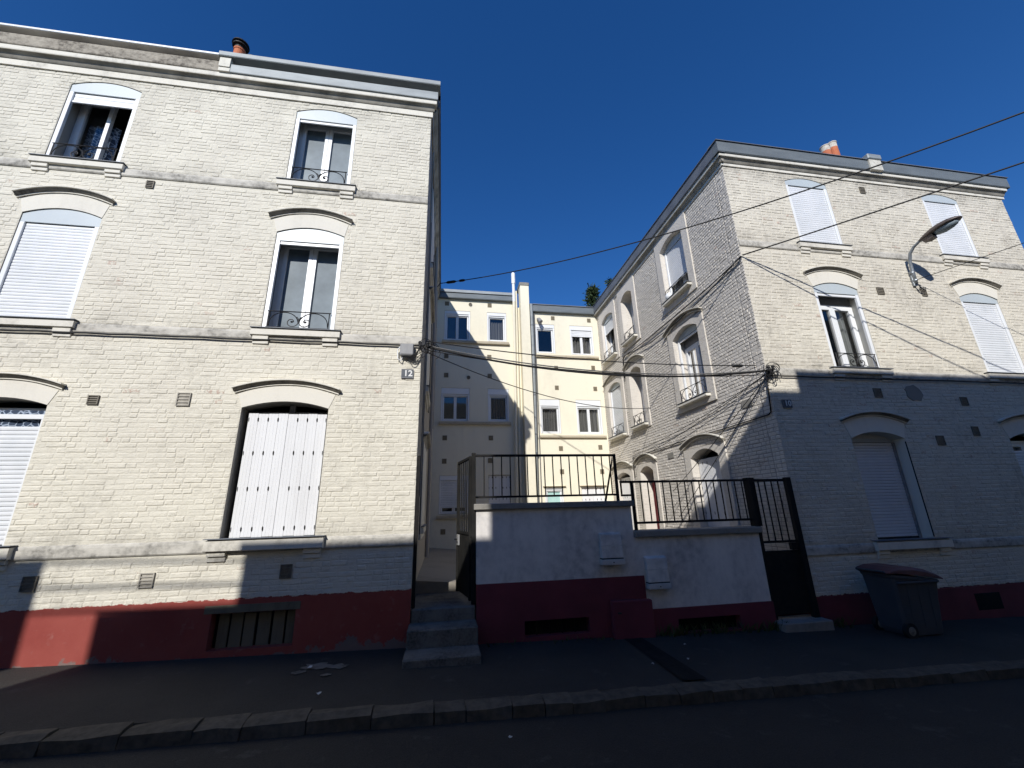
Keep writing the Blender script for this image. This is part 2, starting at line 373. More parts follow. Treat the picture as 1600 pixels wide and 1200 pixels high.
def lay_bricks(u0, u1, z0, z1, ch, excl, seed=0, L=.222, H=.105, gap=.010, bed=.0):
    r = random.Random(seed); out = []
    n = int(round((z1 - z0) / ch)); ch = (z1 - z0) / n
    for i in range(n):
        za, zb = z0 + i * ch, z0 + (i + 1) * ch
        holes = []
        for e in excl:
            sp = [q for q in (e(za + .004), e((za + zb) / 2), e(zb - .004)) if q]
            if sp: holes.append((min(q[0] for q in sp), max(q[1] for q in sp)))
        u = u0 - (.0 if i % 2 else .11) - r.random() * .03; k = i % 2 if r.random() < .8 else 1
        while u < u1:
            wd = (L if k % 2 == 0 else H) * r.uniform(.9, 1.1); k += 1 if r.random() < .72 else 2
            a, b = max(u, u0), min(u + wd, u1); u += wd + gap
            segs = [(a, b)]
            for h0, h1 in holes:
                ns = []
                for s0, s1 in segs:
                    if h1 <= s0 or h0 >= s1: ns.append((s0, s1)); continue
                    if s0 < h0 - .012: ns.append((s0, h0 - .004))
                    if s1 > h1 + .012: ns.append((h1 + .004, s1))
                segs = ns
            for s0, s1 in segs:
                if s1 - s0 > .025:
                    dz = .0045 * math.sin((s0 + s1) * .9 + i * .35) + r.uniform(-.0025, .0025); out.append((s0, s1, za + .003 + bed + dz, zb - .004 - bed + dz + r.uniform(-.003, .001)))
    return out

def cam_px(p):
    q = Vector(p) - CAM_P; Z = q.dot(CW)
    if Z < .2: return None
    return 800 + 645.4 * q.dot(CR) / Z, 600 - 645.4 * q.dot(CU) / Z
def px_area(fn, b):
    pts = [cam_px(fn(u, 0, z)) for u, z in ((b[0], b[2]), (b[1], b[2]), (b[1], b[3]), (b[0], b[3]))]
    if any(p is None for p in pts): return 0
    cx = sum(p[0] for p in pts) / 4; cy = sum(p[1] for p in pts) / 4
    if not (4 < cx < 1596 and 4 < cy < 1196): return 0
    return abs(sum(pts[i][0] * pts[(i + 1) % 4][1] - pts[(i + 1) % 4][0] * pts[i][1] for i in range(4))) / 2

def brick_verts(w_, h_, rr, proud):
    i = min(.012, w_ * .2); q = rr.uniform(.15, .5) if rr.random() < .3 else rr.uniform(.6, 1.35); pr = [proud * max(.08, q + rr.uniform(-.3, .3)) for _ in range(4)]
    j = lambda: rr.uniform(-.0035, .0035)
    o = [(-w_ / 2, 0, -h_ / 2), (w_ / 2, 0, -h_ / 2), (w_ / 2, 0, h_ / 2), (-w_ / 2, 0, h_ / 2)]
    f = [(-w_ / 2 + i * .7 + j(), pr[0], -h_ / 2 + .005 + j() * .8), (w_ / 2 - i * .7 + j(), pr[1], -h_ / 2 + .005 + j() * .8), (w_ / 2 - i + j(), pr[2], h_ / 2 - .012 + j()), (-w_ / 2 + i + j(), pr[3], h_ / 2 - .012 + j())]
    return o + f
BF = [(4, 5, 6, 7), (0, 1, 5, 4), (1, 2, 6, 5), (2, 3, 7, 6), (3, 0, 4, 7)]
def build_bricks(house, sets, n_single=300):
    """sets: list of (frame, bricks, material, proud). The largest in view become single bricks, the rest one part per wall."""
    allb = []
    for k, (fn, bs, mat, pr) in enumerate(sets):
        for b in bs: allb.append((px_area(fn, b), k, b))
    allb.sort(key=lambda t: -t[0])
    single = [t for t in allb[:n_single] if t[0] > 60]
    rest = allb[len(single):]
    rr = random.Random(5)
    var = {}
    for _, k, b in single:
        fn, _, mat, pr = sets[k]; w_, h_ = b[1] - b[0], b[3] - b[2]
        key = (k, round(w_ / .03), rr.randrange(5))
        if key not in var:
            me = bpy.data.meshes.new('brick')
            vs = brick_verts(key[1] * .03, .058, rr, pr)
            o0 = Vector(fn(0, 0, 0))
            me.from_pydata([tuple(Vector(fn(*v)) - o0) for v in vs], [], BF); me.materials.append(M[mat]); var[key] = me
        o = bpy.data.objects.new('brick', var[key]); COL.objects.link(o)
        place(o, fn((b[0] + b[1]) / 2, .0005, (b[2] + b[3]) / 2), house)
        s = [1, 1, h_ / .058]; ax = 0 if fn in (FR, RB) else 1
        s[ax] = w_ / (key[1] * .03); o.scale = s
    for k, (fn, bs, mat, pr) in enumerate(sets):
        mb = MB(); V = []; F = []
        for _, kk, b in rest:
            if kk != k: continue
            cu, cz = (b[0] + b[1]) / 2, (b[2] + b[3]) / 2; base = len(V)
            V += [fn(cu + v[0], v[1] + .0005, cz + v[2]) for v in brick_verts(b[1] - b[0], b[3] - b[2], rr, pr)]
            F += [tuple(i + base for i in f) for f in BF]
        if V:
            mb.v = V; mb.f = F
            mb.build('bricks', mat, house, kind='stuff')

def hood(fn, ua, ub, zend, rise, parent, d=.0):
    """arched label moulding over a window; zend = top of its ends"""
    n = 14; A = arc(ua, ub, zend, rise, n); main = None
    for nm, mt, prof, e in (('hood_mould', 'stone', [(0, 0), (.090, -.004), (.090, -.022), (.08, -.025), (0, -.025)], 0), ('moulding', 'hoodgrey', [(0, -.026), (.072, -.026), (.058, -.040), (.036, -.058), (.032, -.061), (0, -.061)], .012), ('fillet', 'stone', [(0, -.062), (.024, -.062), (.024, -.080), (0, -.083)], .03)):
        mb = MB(); c = (ua + ub) / 2
        mb.rings([[fn(c + (u - c) * (1 - e), q[0] + d, z + q[1]) for q in prof] for u, z in A])
        o = mb.build(nm, mt, main or parent); main = main or o
    return main
def lintel(fn, o, ua, ub, zend, rise, parent, mat='render_l', d=.0065):
    low = arc(o.u0, o.u1, o.zs, o.rise, 12); up = arc(ua, ub, zend, rise, 12)
    mb = MB(); n = len(low)
    for i in range(n - 1):
        a, b, c, e = low[i], low[i + 1], up[i + 1], up[i]
        mb.quad(fn(a[0], d, a[1]), fn(b[0], d, b[1]), fn(c[0], d, c[1]), fn(e[0], d, e[1]))
        mb.quad(fn(a[0], d, a[1]), fn(b[0], d, b[1]), fn(b[0], -.02, b[1]), fn(a[0], -.02, a[1]))
    for p, q in ((low[0], up[0]), (low[-1], up[-1])):
        mb.quad(fn(p[0], d, p[1]), fn(q[0], d, q[1]), fn(q[0], -.02, q[1]), fn(p[0], -.02, p[1]))
    return mb.build('lintel', mat, parent)
def sill(fn, u0, u1, ztop, parent, h=.105, d=.072, corbels=True, mat='stone'):
    mb = MB()
    mb.prism([(-.06, ztop + .012), (d, ztop - .008), (d, ztop - h + .008), (d - .012, ztop - h), (-.0, ztop - h)], u0, u1, lambda a, b, c: fn(b, a, c))
    o = mb.build('sill', mat, parent)
    MB().box(u0 - .012, u1 + .012, -.055, d + .014, ztop + .013, ztop + .022, fn).build('flashing', 'zinc_dark', o)
    if corbels:
        for a in (u0 + .03, u1 - .25):
            c = MB(); zz = ztop - h
            c.box(a, a + .22, 0, .05, zz - .062, zz - .004, fn); c.box(a, a + .22, 0, .026, zz - .125, zz - .068, fn)
            c.build('corbel', mat, o, bevel=.004)
    return o

def slats(fn, u0, u1, ztop, zbot, d, parent, single=True, pitch=.052):
    n = max(1, int((ztop - zbot) / pitch)); p = (ztop - zbot) / n
    def one(mb, z):
        prof = [(d - .008, z + .002), (d + .003, z + .005), (d + .006, z + p * .5), (d + .004, z + p - .004), (d - .008, z + p - .0005)]
        mb.rings([[fn(u, q[0], q[1]) for q in prof] for u in (u0, u1)])
    if single:
        first = None
        for i in range(n):
            if first is None:
                mb = MB(); one(mb, zbot); first = mb.build('slat', 'slat', parent)
            else: copy_under(first, parent, (0, 0, p * i))
    else:
        mb = MB()
        for i in range(n): one(mb, zbot + p * i)
        mb.build('shutter_slats', 'slat', parent, kind='stuff')

def guard(fn, u0, u1, z0, parent, h=.30, d=.02):
    mb = MB(); r = .0075
    T = lambda pts, rad=r: mb.tube([fn(a, d, c) for a, c in pts], rad, 5)
    T([(u0, z0 + h), (u1, z0 + h)], .009); T([(u0, z0 + .03), (u1, z0 + .03)], .009)
    for a in (u0 + .02, u1 - .02): T([(a, z0), (a, z0 + h)], .008)
    c = (u0 + u1) / 2; W = (u1 - u0) / 2 - .03
    for s in (-1, 1):
        a = [(c + s * W * math.cos(t) * 1.0, z0 + .06 + (h - .07) * math.sin(t)) for t in np.linspace(.05, math.pi * .5, 9)]
        a = [(c + s * (W * .5 + W * .5 * math.cos(t)), z0 + .05 + (h - .065) * math.sin(t) ** .8) for t in np.linspace(.02, math.pi * .93, 14)]
        T(a)
        cx, cz = c + s * W * .23, z0 + .13
        sp = [(cx + s * (.022 + .1 * (1 - k)) * math.cos(2.2 + k * 7.5) * .9, cz + (.02 + .085 * (1 - k)) * math.sin(2.2 + k * 7.5)) for k in np.linspace(0, 1, 22)]
        T(sp)
        mb.lathe(fn(cx, d, cz - .016), [(.004, 0), (.018, .008), (.018, .024), (.004, .032)], 8)
    return mb.build('guard_rail', 'iron', parent)

def curtain(fn, u0, u1, z0, z1, d, parent, mat, waves=9, amp=.022):
    mb = MB(); n = 46; rs = []
    us = np.linspace(u0, u1, n)
    prof = [d + amp * math.sin(waves * 2 * math.pi * i / n + .6 * math.sin(i * .37)) for i in range(n)]
    mb.rings([[fn(u, q, z) for u, q in zip(us, prof)] for z in (z0, z1)], caps=False, closed=False)
    return mb.build('curtain', mat, parent, smooth=True)

def casement(fn, u0, u1, zb, zt, d, parent, halves=2, fw=.055, pane='glass', open_right=False, transom=None, sw=.062):
    """frame of a window recessed to depth d; returns the frame object (the window part)"""
    fr = MB(); x = -d
    fr.box(u0, u0 + fw, x - .03, x + .035, zb, zt, fn); fr.box(u1 - fw, u1, x - .03, x + .035, zb, zt, fn)
    fr.box(u0 + fw, u1 - fw, x - .03, x + .035, zt - fw, zt, fn); fr.box(u0 + fw, u1 - fw, x - .03, x + .04, zb, zb + fw, fn)
    if transom: fr.box(u0 + fw, u1 - fw, x - .03, x + .04, transom, transom + .07, fn)
    win = fr.build('window', 'pvc', parent, bevel=.003)
    a, b = u0 + fw + .004, u1 - fw - .004
    top = (transom if transom else zt - fw) - .004; lo = zb + fw + .004
    edges = np.linspace(a, b, halves + 1)
    for i in range(halves):
        p, q = edges[i] + .002, edges[i + 1] - .002
        if open_right and i == halves - 1: continue
        s = MB()
        s.box(p, p + sw, x - .02, x + .05, lo, top, fn); s.box(q - sw, q, x - .02, x + .05, lo, top, fn)
        s.box(p + sw, q - sw, x - .02, x + .05, top - sw, top, fn); s.box(p + sw, q - sw, x - .02, x + .05, lo, lo + sw, fn)
        s.build('sash', 'pvc', win, bevel=.003)
        MB().quad(fn(p + sw - .01, x + .01, lo + sw - .01), fn(q - sw + .01, x + .01, lo + sw - .01), fn(q - sw + .01, x + .01, top - sw + .01), fn(p + sw - .01, x + .01, top - sw + .01)).build('pane', pane, win)
    if transom:
        MB().quad(fn(a, x, transom + .07), fn(b, x, transom + .07), fn(b, x, zt - fw), fn(a, x, zt - fw)).build('pane', pane, win)
    return win

def shutter_box(fn, o, win, drop=0.0, single=True, d=-.012, rails=True, panel_h=.15, to_sill=False):
    """arched infill panel over a roller shutter, side guides, and as much shutter as is let down"""
    zp = o.zs - panel_h
    mb = MB(); mb.prism([(o.u0 + .006, zp)] + [(u, z - .008) for u, z in arc(o.u0 + .006, o.u1 - .006, o.zs, o.rise)] + [(o.u1 - .006, zp)], d - .05, d, lambda a, b, c: fn(a, b, c))
    mb.build('shutter_box', 'panel', win)
    gw = .068
    for a, b in ((o.u0 + .006, o.u0 + gw), (o.u1 - gw, o.u1 - .006)):
        MB().box(a, b, d - .045, d + .004, o.zb + .012, zp - .003, fn).build('shutter_guide', 'pvc', win, bevel=.004)
    z1 = zp - .012
    zb = o.zb + .03 if to_sill else z1 - drop
    if drop or to_sill: slats(fn, o.u0 + gw + .004, o.u1 - gw - .004, z1, zb + .05, d - .028, win, single)
    MB().box(o.u0 + gw + .002, o.u1 - gw - .002, d - .042, d - .014, zb - (.0 if (drop or to_sill) else .05), zb + (.048 if (drop or to_sill) else 0.0), fn).build('shutter_lath', 'pvc', win, bevel=.004)

def blank(fn, o, parent, d, mat='dark'):
    pass

def cable(name, pts, r, label=None, mat='cable', group=None, parent=None, n=6):
    o = MB().tube(pts, r, n).build(name, mat, parent, smooth=True)
    if label: tag(o, label, 'cable', group)
    return o
def sag(a, b, s, n=16):
    a, b = Vector(a), Vector(b)
    return [a + (b - a) * t - Vector((0, 0, 4 * s * t * (1 - t))) for t in np.linspace(0, 1, n)]
def vent(fn, u, z, parent, w_=.11, h_=.13, mat='vent', n=4, d=.016):
    mb = MB(); mb.box(u - w_ / 2, u + w_ / 2, 0, d * .35, z - h_ / 2, z + h_ / 2, fn)
    t = .012
    mb.box(u - w_ / 2, u - w_ / 2 + t, d * .36, d, z - h_ / 2, z + h_ / 2, fn); mb.box(u + w_ / 2 - t, u + w_ / 2, d * .36, d, z - h_ / 2, z + h_ / 2, fn)
    for i in range(n + 1):
        zz = z - h_ / 2 + (h_ - t) * i / n
        mb.box(u - w_ / 2 + t, u + w_ / 2 - t, d * .36, d * .9, zz, zz + t, fn)
    return mb.build('vent', mat, parent)
def pav_z(x): return .05 - .0234 * x

# ================================================================== GROUND
def strip(name, mat, x0, x1, ys, zf, nx=30):
    """sloping sheet; ys = list of (y, dz)"""
    mb = MB(); xs = np.linspace(x0, x1, nx)
    for i in range(nx - 1):
        for (ya, za), (yb, zb) in zip(ys[:-1], ys[1:]):
            a, b = xs[i], xs[i + 1]
            mb.quad((a, ya, zf(a) + za), (b, ya, zf(b) + za), (b, yb, zf(b) + zb), (a, yb, zf(a) + zb))
    return struct(mb.build(name, mat))
struct(MB().quad((-400, -400, -1.6), (400, -400, -1.6), (400, 400, -1.6), (-400, 400, -1.6)).build('ground', 'earth'))
strip('road', 'road', -45, 45, [(-5.75, -.11), (-4.6, -.075), (-3.8, -.06), (-2.9, -.075), (-1.80, -.105)], pav_z)
strip('pavement', 'asphalt', -45, 45, [(-1.66, .0), (-1.0, .012), (.02, .016)], pav_z)
strip('far_pavement', 'asphalt', -45, 45, [(-8.2, .03), (-5.9, .0), (-5.75, .0), (-5.74, -.2)], pav_z)
# kerb of single granite stones
kerb = MB().box(-45, 45, -1.70, -1.655, -1.9, -1.2).build('kerb', 'concrete')
kerb['kind'] = 'structure'
rk = random.Random(3); x = -6.2
while x < 10.5:
    L = rk.uniform(.26, .55); zt = pav_z(x + L / 2) + .006 + rk.uniform(-.005, .005); y0, y1 = -1.855 + rk.uniform(-.008, .008), -1.655
    me = bpy.data.meshes.new('kerbstone'); bm = bmesh.new(); bmesh.ops.create_cube(bm, size=1)
    bmesh.ops.subdivide_edges(bm, edges=bm.edges, cuts=1, use_grid_fill=True)
    for v in bm.verts:
        v.co.x *= (L - .008); v.co.y *= (y1 - y0); v.co.z *= .24
        r_ = .8 if abs(v.co.x) > L * .4 or v.co.z > .1 else .4
        v.co.x += rk.uniform(-.008, .008) * r_; v.co.y += rk.uniform(-.009, .009); v.co.z += rk.uniform(-.008, .008)
        if v.co.z > .08 and v.co.y < -.05: v.co.z -= .018; v.co.y += .012
    bm.to_mesh(me); bm.free(); me.materials.append(M['kerb'])
    o = bpy.data.objects.new('kerbstone', me); COL.objects.link(o); place(o, (x + L / 2, (y0 + y1) / 2, zt - .12), kerb)
    x += L
# shallow drain channel across the pavement
mb = MB()
for i in range(8):
    ya, yb = -.12 - 1.5 * i / 8, -.12 - 1.5 * (i + 1) / 8
    for x0, x1, dz0, dz1 in ((2.53, 2.60, .022, .020), (2.60, 2.63, .02, .017), (2.63, 2.70, .0175, .0175), (2.70, 2.73, .017, .02), (2.73, 2.80, .020, .022)):
        mb.quad((x0, ya, pav_z(x0) + dz0), (x1, ya, pav_z(x1) + dz1), (x1, yb, pav_z(x1) + dz1), (x0, yb, pav_z(x0) + dz0))
dr = mb.build('pavement_drain', 'gate'); struct(dr)
# yard behind the wall
def yard_z(x): return .71 - .085 * (x + .4)
mb = MB(); mb.quad((XL, 1.12, yard_z(XL)), (XS, 1.12, yard_z(XS)), (XS, YB, yard_z(XS)), (XL, YB, yard_z(XL)))
mb.quad((XL, 1.12, yard_z(XL)), (.55, 1.12, yard_z(.55)), (.55, 1.12, .4), (XL, 1.12, .4))
mb.quad((.55, .32, yard_z(.55)), (.55, 1.12, yard_z(.55)), (XS, 1.12, yard_z(XS)), (XS, .32, yard_z(XS)))
mb.quad((.55, .32, yard_z(.55)), (.55, 1.12, yard_z(.55)), (.55, 1.12, .4), (.55, .32, .4))
struct(mb.build('yard_floor', 'floor'))

# ================================================================== LEFT HOUSE
H1 = thing('terraced_house', 'cream painted brick apartment house on the left with a faded red base and number 12', 'house', (-5, 3.8, .1))
A3 = Opening(-6.343, -5.292, 7.230, 8.835, .12, .34); B3 = Opening(-2.783, -1.724, 7.230, 8.835, .12, .34)
A2 = Opening(-6.343, -5.292, 4.467, 6.232, .12, .34); B2 = Opening(-2.783, -1.724, 4.467, 6.232, .12, .34)
A1 = Opening(-6.417, -5.241, 1.470, 3.254, .10, .30); B1 = Opening(-2.859, -1.683, 1.470, 3.254, .10, .30)
L_OPS = [A3, B3, A2, B2, A1, B1]
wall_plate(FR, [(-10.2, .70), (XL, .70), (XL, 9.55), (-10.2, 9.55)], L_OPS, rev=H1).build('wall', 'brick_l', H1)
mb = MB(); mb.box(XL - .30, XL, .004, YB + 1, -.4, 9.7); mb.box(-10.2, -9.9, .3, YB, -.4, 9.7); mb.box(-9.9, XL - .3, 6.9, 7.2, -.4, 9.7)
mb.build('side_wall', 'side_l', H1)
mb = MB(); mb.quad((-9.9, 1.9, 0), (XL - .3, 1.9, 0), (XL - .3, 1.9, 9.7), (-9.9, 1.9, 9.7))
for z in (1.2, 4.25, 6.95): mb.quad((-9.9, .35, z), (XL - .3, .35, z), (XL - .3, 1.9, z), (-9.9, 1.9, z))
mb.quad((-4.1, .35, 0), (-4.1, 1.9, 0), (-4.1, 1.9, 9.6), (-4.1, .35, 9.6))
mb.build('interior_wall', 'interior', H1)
MB().box(-10.2, XL + .1, .05, YB + .2, 9.62, 9.72).build('roof', 'roof', H1)
# red plinth with the boarded cellar opening
CEL = Opening(-2.79, -1.81, .20, .605, 0, .16)
pl = wall_plate(FR, [(-10.2, -.3), (XL, -.3), (XL, .752), (-10.2, .752)], [CEL], d=.018)
pl.box(-10.2, XL, -.018, 0.02, .7515, .755); pl.quad((XL, -.018, -.3), (XL, .03, -.3), (XL, .03, .752), (XL, -.018, .752))
plinth = pl.build('plinth', 'red', H1)
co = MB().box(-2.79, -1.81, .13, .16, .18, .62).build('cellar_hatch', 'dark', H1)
for i, (a, b) in enumerate(((-2.74, -2.62), (-2.60, -2.46), (-2.44, -2.31), (-2.28, -2.13), (-2.10, -1.96), (-1.94, -1.84))):
    MB().box(a, b, .085 + .008 * (i % 2), .11, .195, .60 - .012 * (i % 3)).build('plank', 'plank', co, bevel=.004)
MB().box(-2.88, -1.76, -.023, -.012, .607, .70).build('cellar_lintel', 'plank', H1, bevel=.003)

def strings(fn, u0, u1, z0, z1, parent, d=.024, mat='string'):
    return MB().prism([(0, z0), (d * .55, z0), (d, z0 + .018), (d, z1 - .03), (d * .7, z1), (0, z1 + .012)], u0, u1, lambda a, b, c: fn(b, a, c)).build('string_course', mat, parent)
for z0, z1 in ((1.314, 1.462), (4.312, 4.452), (7.047, 7.19)): strings(FR, -10.2, XL, z0, z1, H1)
ex = [o.span for o in L_OPS]
for o, (a, b, ze, ri) in ((A2, (-6.49, -5.17, 6.553, .15)), (B2, (-2.93, -1.61, 6.553, .15)), (A1, (-6.56, -5.09, 3.545, .135)), (B1, (-3.00, -1.535, 3.545, .135))):
    hood(FR, a, b, ze, ri, H1); lintel(FR, o, a + .07, b - .07, ze - .085, ri, H1)
    ex.append(band_span(a + .07, b - .07, o.zs - .0, ze - .085, ri))
ex.append(rect_span(-10.3, 0, 1.30, 1.475)); ex.append(rect_span(-10.3, 0, 4.30, 4.465)); ex.append(rect_span(-10.3, 0, 7.035, 7.205))
VENTS_L = [(-4.77, 6.93, .11, .14), (-4.72, 3.33, .13, .13), (-3.62, 3.36, .17, .19), (-3.60, 1.03, .16, .17), (-1.99, 1.06, .14, .17), (-4.85, 1.05, .15, .17)]
for i, (u, z, w_, h_) in enumerate(VENTS_L):
    vent(FR, u, z, H1, w_, h_, 'vent_pale' if i in (2, 3) else 'vent', 4, .022)
    ex.append(rect_span(u - w_ / 2 - .01, u + w_ / 2 + .01, z - h_ / 2 - .01, z + h_ / 2 + .01))
bl = lay_bricks(-10.2, XL, .76, 9.06, .0688, ex, 1)

# cornice: moulded painted stone, zinc fascia right of the joint, bare weathered stone left of it
R0 = XL + .12
def along(prof, u0, u1, fn=FR): return MB().prism(prof, u0, u1, lambda a, b, c: fn(b, a, c))
along([(0, 9.06), (.028, 9.06), (.028, 9.185), (0, 9.185)], -10.2, XL + .03).build('frieze', 'stone', H1)
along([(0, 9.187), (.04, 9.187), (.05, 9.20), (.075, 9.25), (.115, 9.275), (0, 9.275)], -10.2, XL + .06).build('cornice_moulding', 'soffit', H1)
along([(0, 9.277), (.13, 9.277), (.135, 9.295), (.135, 9.365), (0, 9.365)], -10.2, XL + .1).build('cornice', 'stone', H1)
along([(0, 9.367), (.16, 9.367), (.165, 9.38), (.165, 9.545), (.15, 9.553), (0, 9.553)], -3.92, R0).build('zinc_fascia', 'zinc', H1)
along([(-.10, 9.555), (-.02, 9.555), (-.02, 9.675), (-.10, 9.675)], -3.90, R0 - .06).build('gutter_gap_shade', 'shade', H1)  # strip blackened to stand for the coping's shade in the gap
along([(-.1, 9.677), (.205, 9.677), (.215, 9.69), (.215, 9.775), (.19, 9.79), (-.1, 9.79)], -4.13, R0 + .04).build('zinc_coping', 'zinc', H1)
MB().box(-4.11, -3.925, -.17, .0, 9.367, 9.45).build('cornice_block', 'stone', H1); MB().box(-4.11, -3.93, -.185, .0, 9.455, 9.66).build('cornice_block', 'stone', H1)
along([(0, 9.367), (.14, 9.367), (.15, 9.38), (.15, 9.60), (.13, 9.62), (0, 9.62)], -10.2, -4.12).build('weathered_fascia', 'stone_dirty', H1)
along([(-.10, 9.622), (.02, 9.622), (.02, 9.69), (-.10, 9.69)], -10.2, -4.14).build('gutter_gap_shade', 'shade', H1)
along([(-.1, 9.692), (.19, 9.692), (.20, 9.70), (.20, 9.735), (-.1, 9.745)], -10.2, -4.14).build('coping', 'pvc', H1)
# eaves along the yard
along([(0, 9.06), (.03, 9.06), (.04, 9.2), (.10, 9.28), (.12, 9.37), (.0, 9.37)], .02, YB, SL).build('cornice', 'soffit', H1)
along([(0, 9.372), (.15, 9.372), (.15, 9.55), (0, 9.55)], .01, YB, SL).build('zinc_fascia', 'zinc_dark', H1)
along([(-.1, 9.677), (.165, 9.677), (.165, 9.785), (-.1, 9.785)], .01, YB, SL).build('zinc_coping', 'zinc_dark', H1)
along([(0, 9.551), (.11, 9.551), (.11, 9.676), (0, 9.676)], .01, YB, SL).build('gutter_gap_shade', 'shade', H1)
# chimney with cowled pot
ch = MB().box(-5.1, -4.15, .9, 1.6, 9.72, 10.7).build('chimney', 'chimney_brick', H1, bevel=.02)
p = MB().lathe((-4.69, 1.2, 10.7), [(.13, 0), (.12, .05), (.105, .96), (.118, .97), (.118, 1.01), (.10, 1.02)], 18).build('chimney_pot', 'terracotta', ch, smooth=False)
MB().lathe((-4.69, 1.2, 11.721), [(.110, 0), (.110, .05), (.085, .055), (.085, .065), (.155, .07), (.155, .095), (.05, .105), (.05, .135), (.172, .14), (.165, .175), (.07, .215), (.0, .22)], 18).build('chimney_cowl', 'cable', ch)
MB().lathe((-4.45, 1.3, 10.7), [(.13, 0), (.12, .05), (.11, .80), (.145, .82), (.145, .90), (.02, .96)], 16).build('chimney_pot', 'cable_grey', ch)

# windows of the left house
for o, u0, u1 in ((A3, -6.46, -5.18), (B3, -2.89, -1.62), (A2, -6.46, -5.18), (B2, -2.89, -1.62)): sill(FR, u0, u1, o.zb, H1)
for o, u0, u1 in ((A1, -6.56, -5.10), (B1, -2.99, -1.55)): sill(FR, u0, u1, o.zb, H1, h=.135, d=.09)
wA3 = casement(FR, A3.u0 + .004, A3.u1 - .004, A3.zb + .01, A3.zs - .02, .29, H1, open_right=True)
shutter_box(FR, A3, wA3, drop=.20); guard(FR, A3.u0 + .07, A3.u1 - .07, A3.zb + .02, wA3)
curtain(FR, A3.u0 + .1, A3.u0 + .58, A3.zb + .05, A3.zs - .45, -.40, wA3, 'lace', 5)
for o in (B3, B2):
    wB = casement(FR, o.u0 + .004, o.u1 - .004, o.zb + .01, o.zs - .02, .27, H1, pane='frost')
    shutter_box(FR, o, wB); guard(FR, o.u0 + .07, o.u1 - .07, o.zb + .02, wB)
wA2 = casement(FR, A2.u0 + .004, A2.u1 - .004, A2.zb + .01, A2.zs - .02, .29, H1); shutter_box(FR, A2, wA2, to_sill=True)
# ground floor left: slatted shutter, lace strip above it
wA1 = casement(FR, A1.u0 + .004, A1.u1 - .004, A1.zb + .01, A1.zs - .0, .24, H1)
slats(FR, A1.u0 + .06, A1.u1 - .05, 2.97, 1.50, -.05, wA1, pitch=.056)
MB().box(A1.u0 + .01, A1.u1 - .006, .05, .09, 3.07, 3.135).build('shutter_lath', 'pvc', wA1, bevel=.004)
MB().box(A1.u1 - .05, A1.u1 - .006, .04, .085, 1.49, 3.068).build('shutter_guide', 'pvc', wA1); MB().box(A1.u0 + .006, A1.u0 + .055, .04, .085, 1.49, 3.068).build('shutter_guide', 'pvc', wA1)
curtain(FR, A1.u0 + .06, A1.u1 - .06, 2.96, 3.2, -.11, wA1, 'lace', 4, .01)
# ground floor right: two plank shutters
def plank_shutters(fn, u0, u1, z0, z1, d, parent, n=8, rows=(.06, .37, .66, .945)):
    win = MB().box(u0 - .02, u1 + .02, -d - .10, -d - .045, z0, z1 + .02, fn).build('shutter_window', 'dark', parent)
    e = np.linspace(u0, u1, n + 1)
    for i in range(n):
        a, b = e[i] + (.004 if i == n // 2 else .0012), e[i + 1] - .0012
        mb = MB(); k = 3                                              # each plank carries fine grooves
        for j in range(k):
            p, q = a + (b - a) * j / k, a + (b - a) * (j + 1) / k
            mb.box(p + .002, q - .002, -d - .026, -d, z0 + .004 * (i % 2), z1 - .003 * ((i * 5) % 3), fn)
        mb.box(a, b, -d - .03, -d - .0018, z0 + .006, z1 - .008, fn)
        mb.build('plank', 'wood_white', win)
    s = MB()
    for i in range(0, n + 1):
        if i == n // 2: continue
        for r_ in rows:
            z = z0 + (z1 - z0) * r_; x = min(max(e[i], u0 + .01), u1 - .01); w_ = .010 if 0 < i < n else .005
            s.prism([(x - w_, z - .01), (x, z - .036), (x + w_, z - .02), (x + w_, z + .018), (x, z + .036), (x - w_, z + .022)], -d - .005, -d + .0025, lambda a, b, c: fn(a, b, c))
    s.build('shutter_hinge_marks', 'shade', win, kind='stuff')
    return win
wB1 = plank_shutters(FR, -2.785, -1.715, 1.492, 3.19, .085, H1)
m_ = MB(); m_.box(-2.855, -1.687, .25, .29, 3.16, 3.25); m_.box(-2.30, -2.22, .24, .29, 3.0, 3.36); m_.build('window_head', 'boxgrey', wB1)

# yard side of the left house: surrounds, sills and the pipes that run down it
for z0, z1 in ((3.9, 6.05), (6.65, 8.7), (1.3, 3.0)):
    MB().box(1.45, 2.95, -.03, .001, z0, z1, lambda a, b, c: SL(a, -b, c)).build('window_surround', 'render_l', H1)
    sill(SL, 1.55, 2.85, z0 + .2, H1, corbels=False)
for ze in (3.15, 6.2): hood(SL, 1.38, 3.05, ze, .14, H1, d=.02)
for y, r_, z0, z1, mt in ((.75, .014, 2.0, 9.0, 'side_l'), (4.4, .045, .75, 9.3, 'side_l'), (6.9, .03, 4.3, 9.2, 'side_l'), (1.2, .008, 1.4, 7.6, 'cable'), (3.4, .010, 4.0, 8.3, 'cable'), (5.3, .03, .8, 4.6, 'cable_grey')):
    MB().tube([SL(y, r_ + .012, z0), SL(y + .03, r_ + .012, (z0 + z1) / 2), SL(y, r_ + .012, z1)], r_, 8).build('wall_pipe', mt, H1)
build_bricks(H1, [(FR, bl, 'brick_l', .0050)])

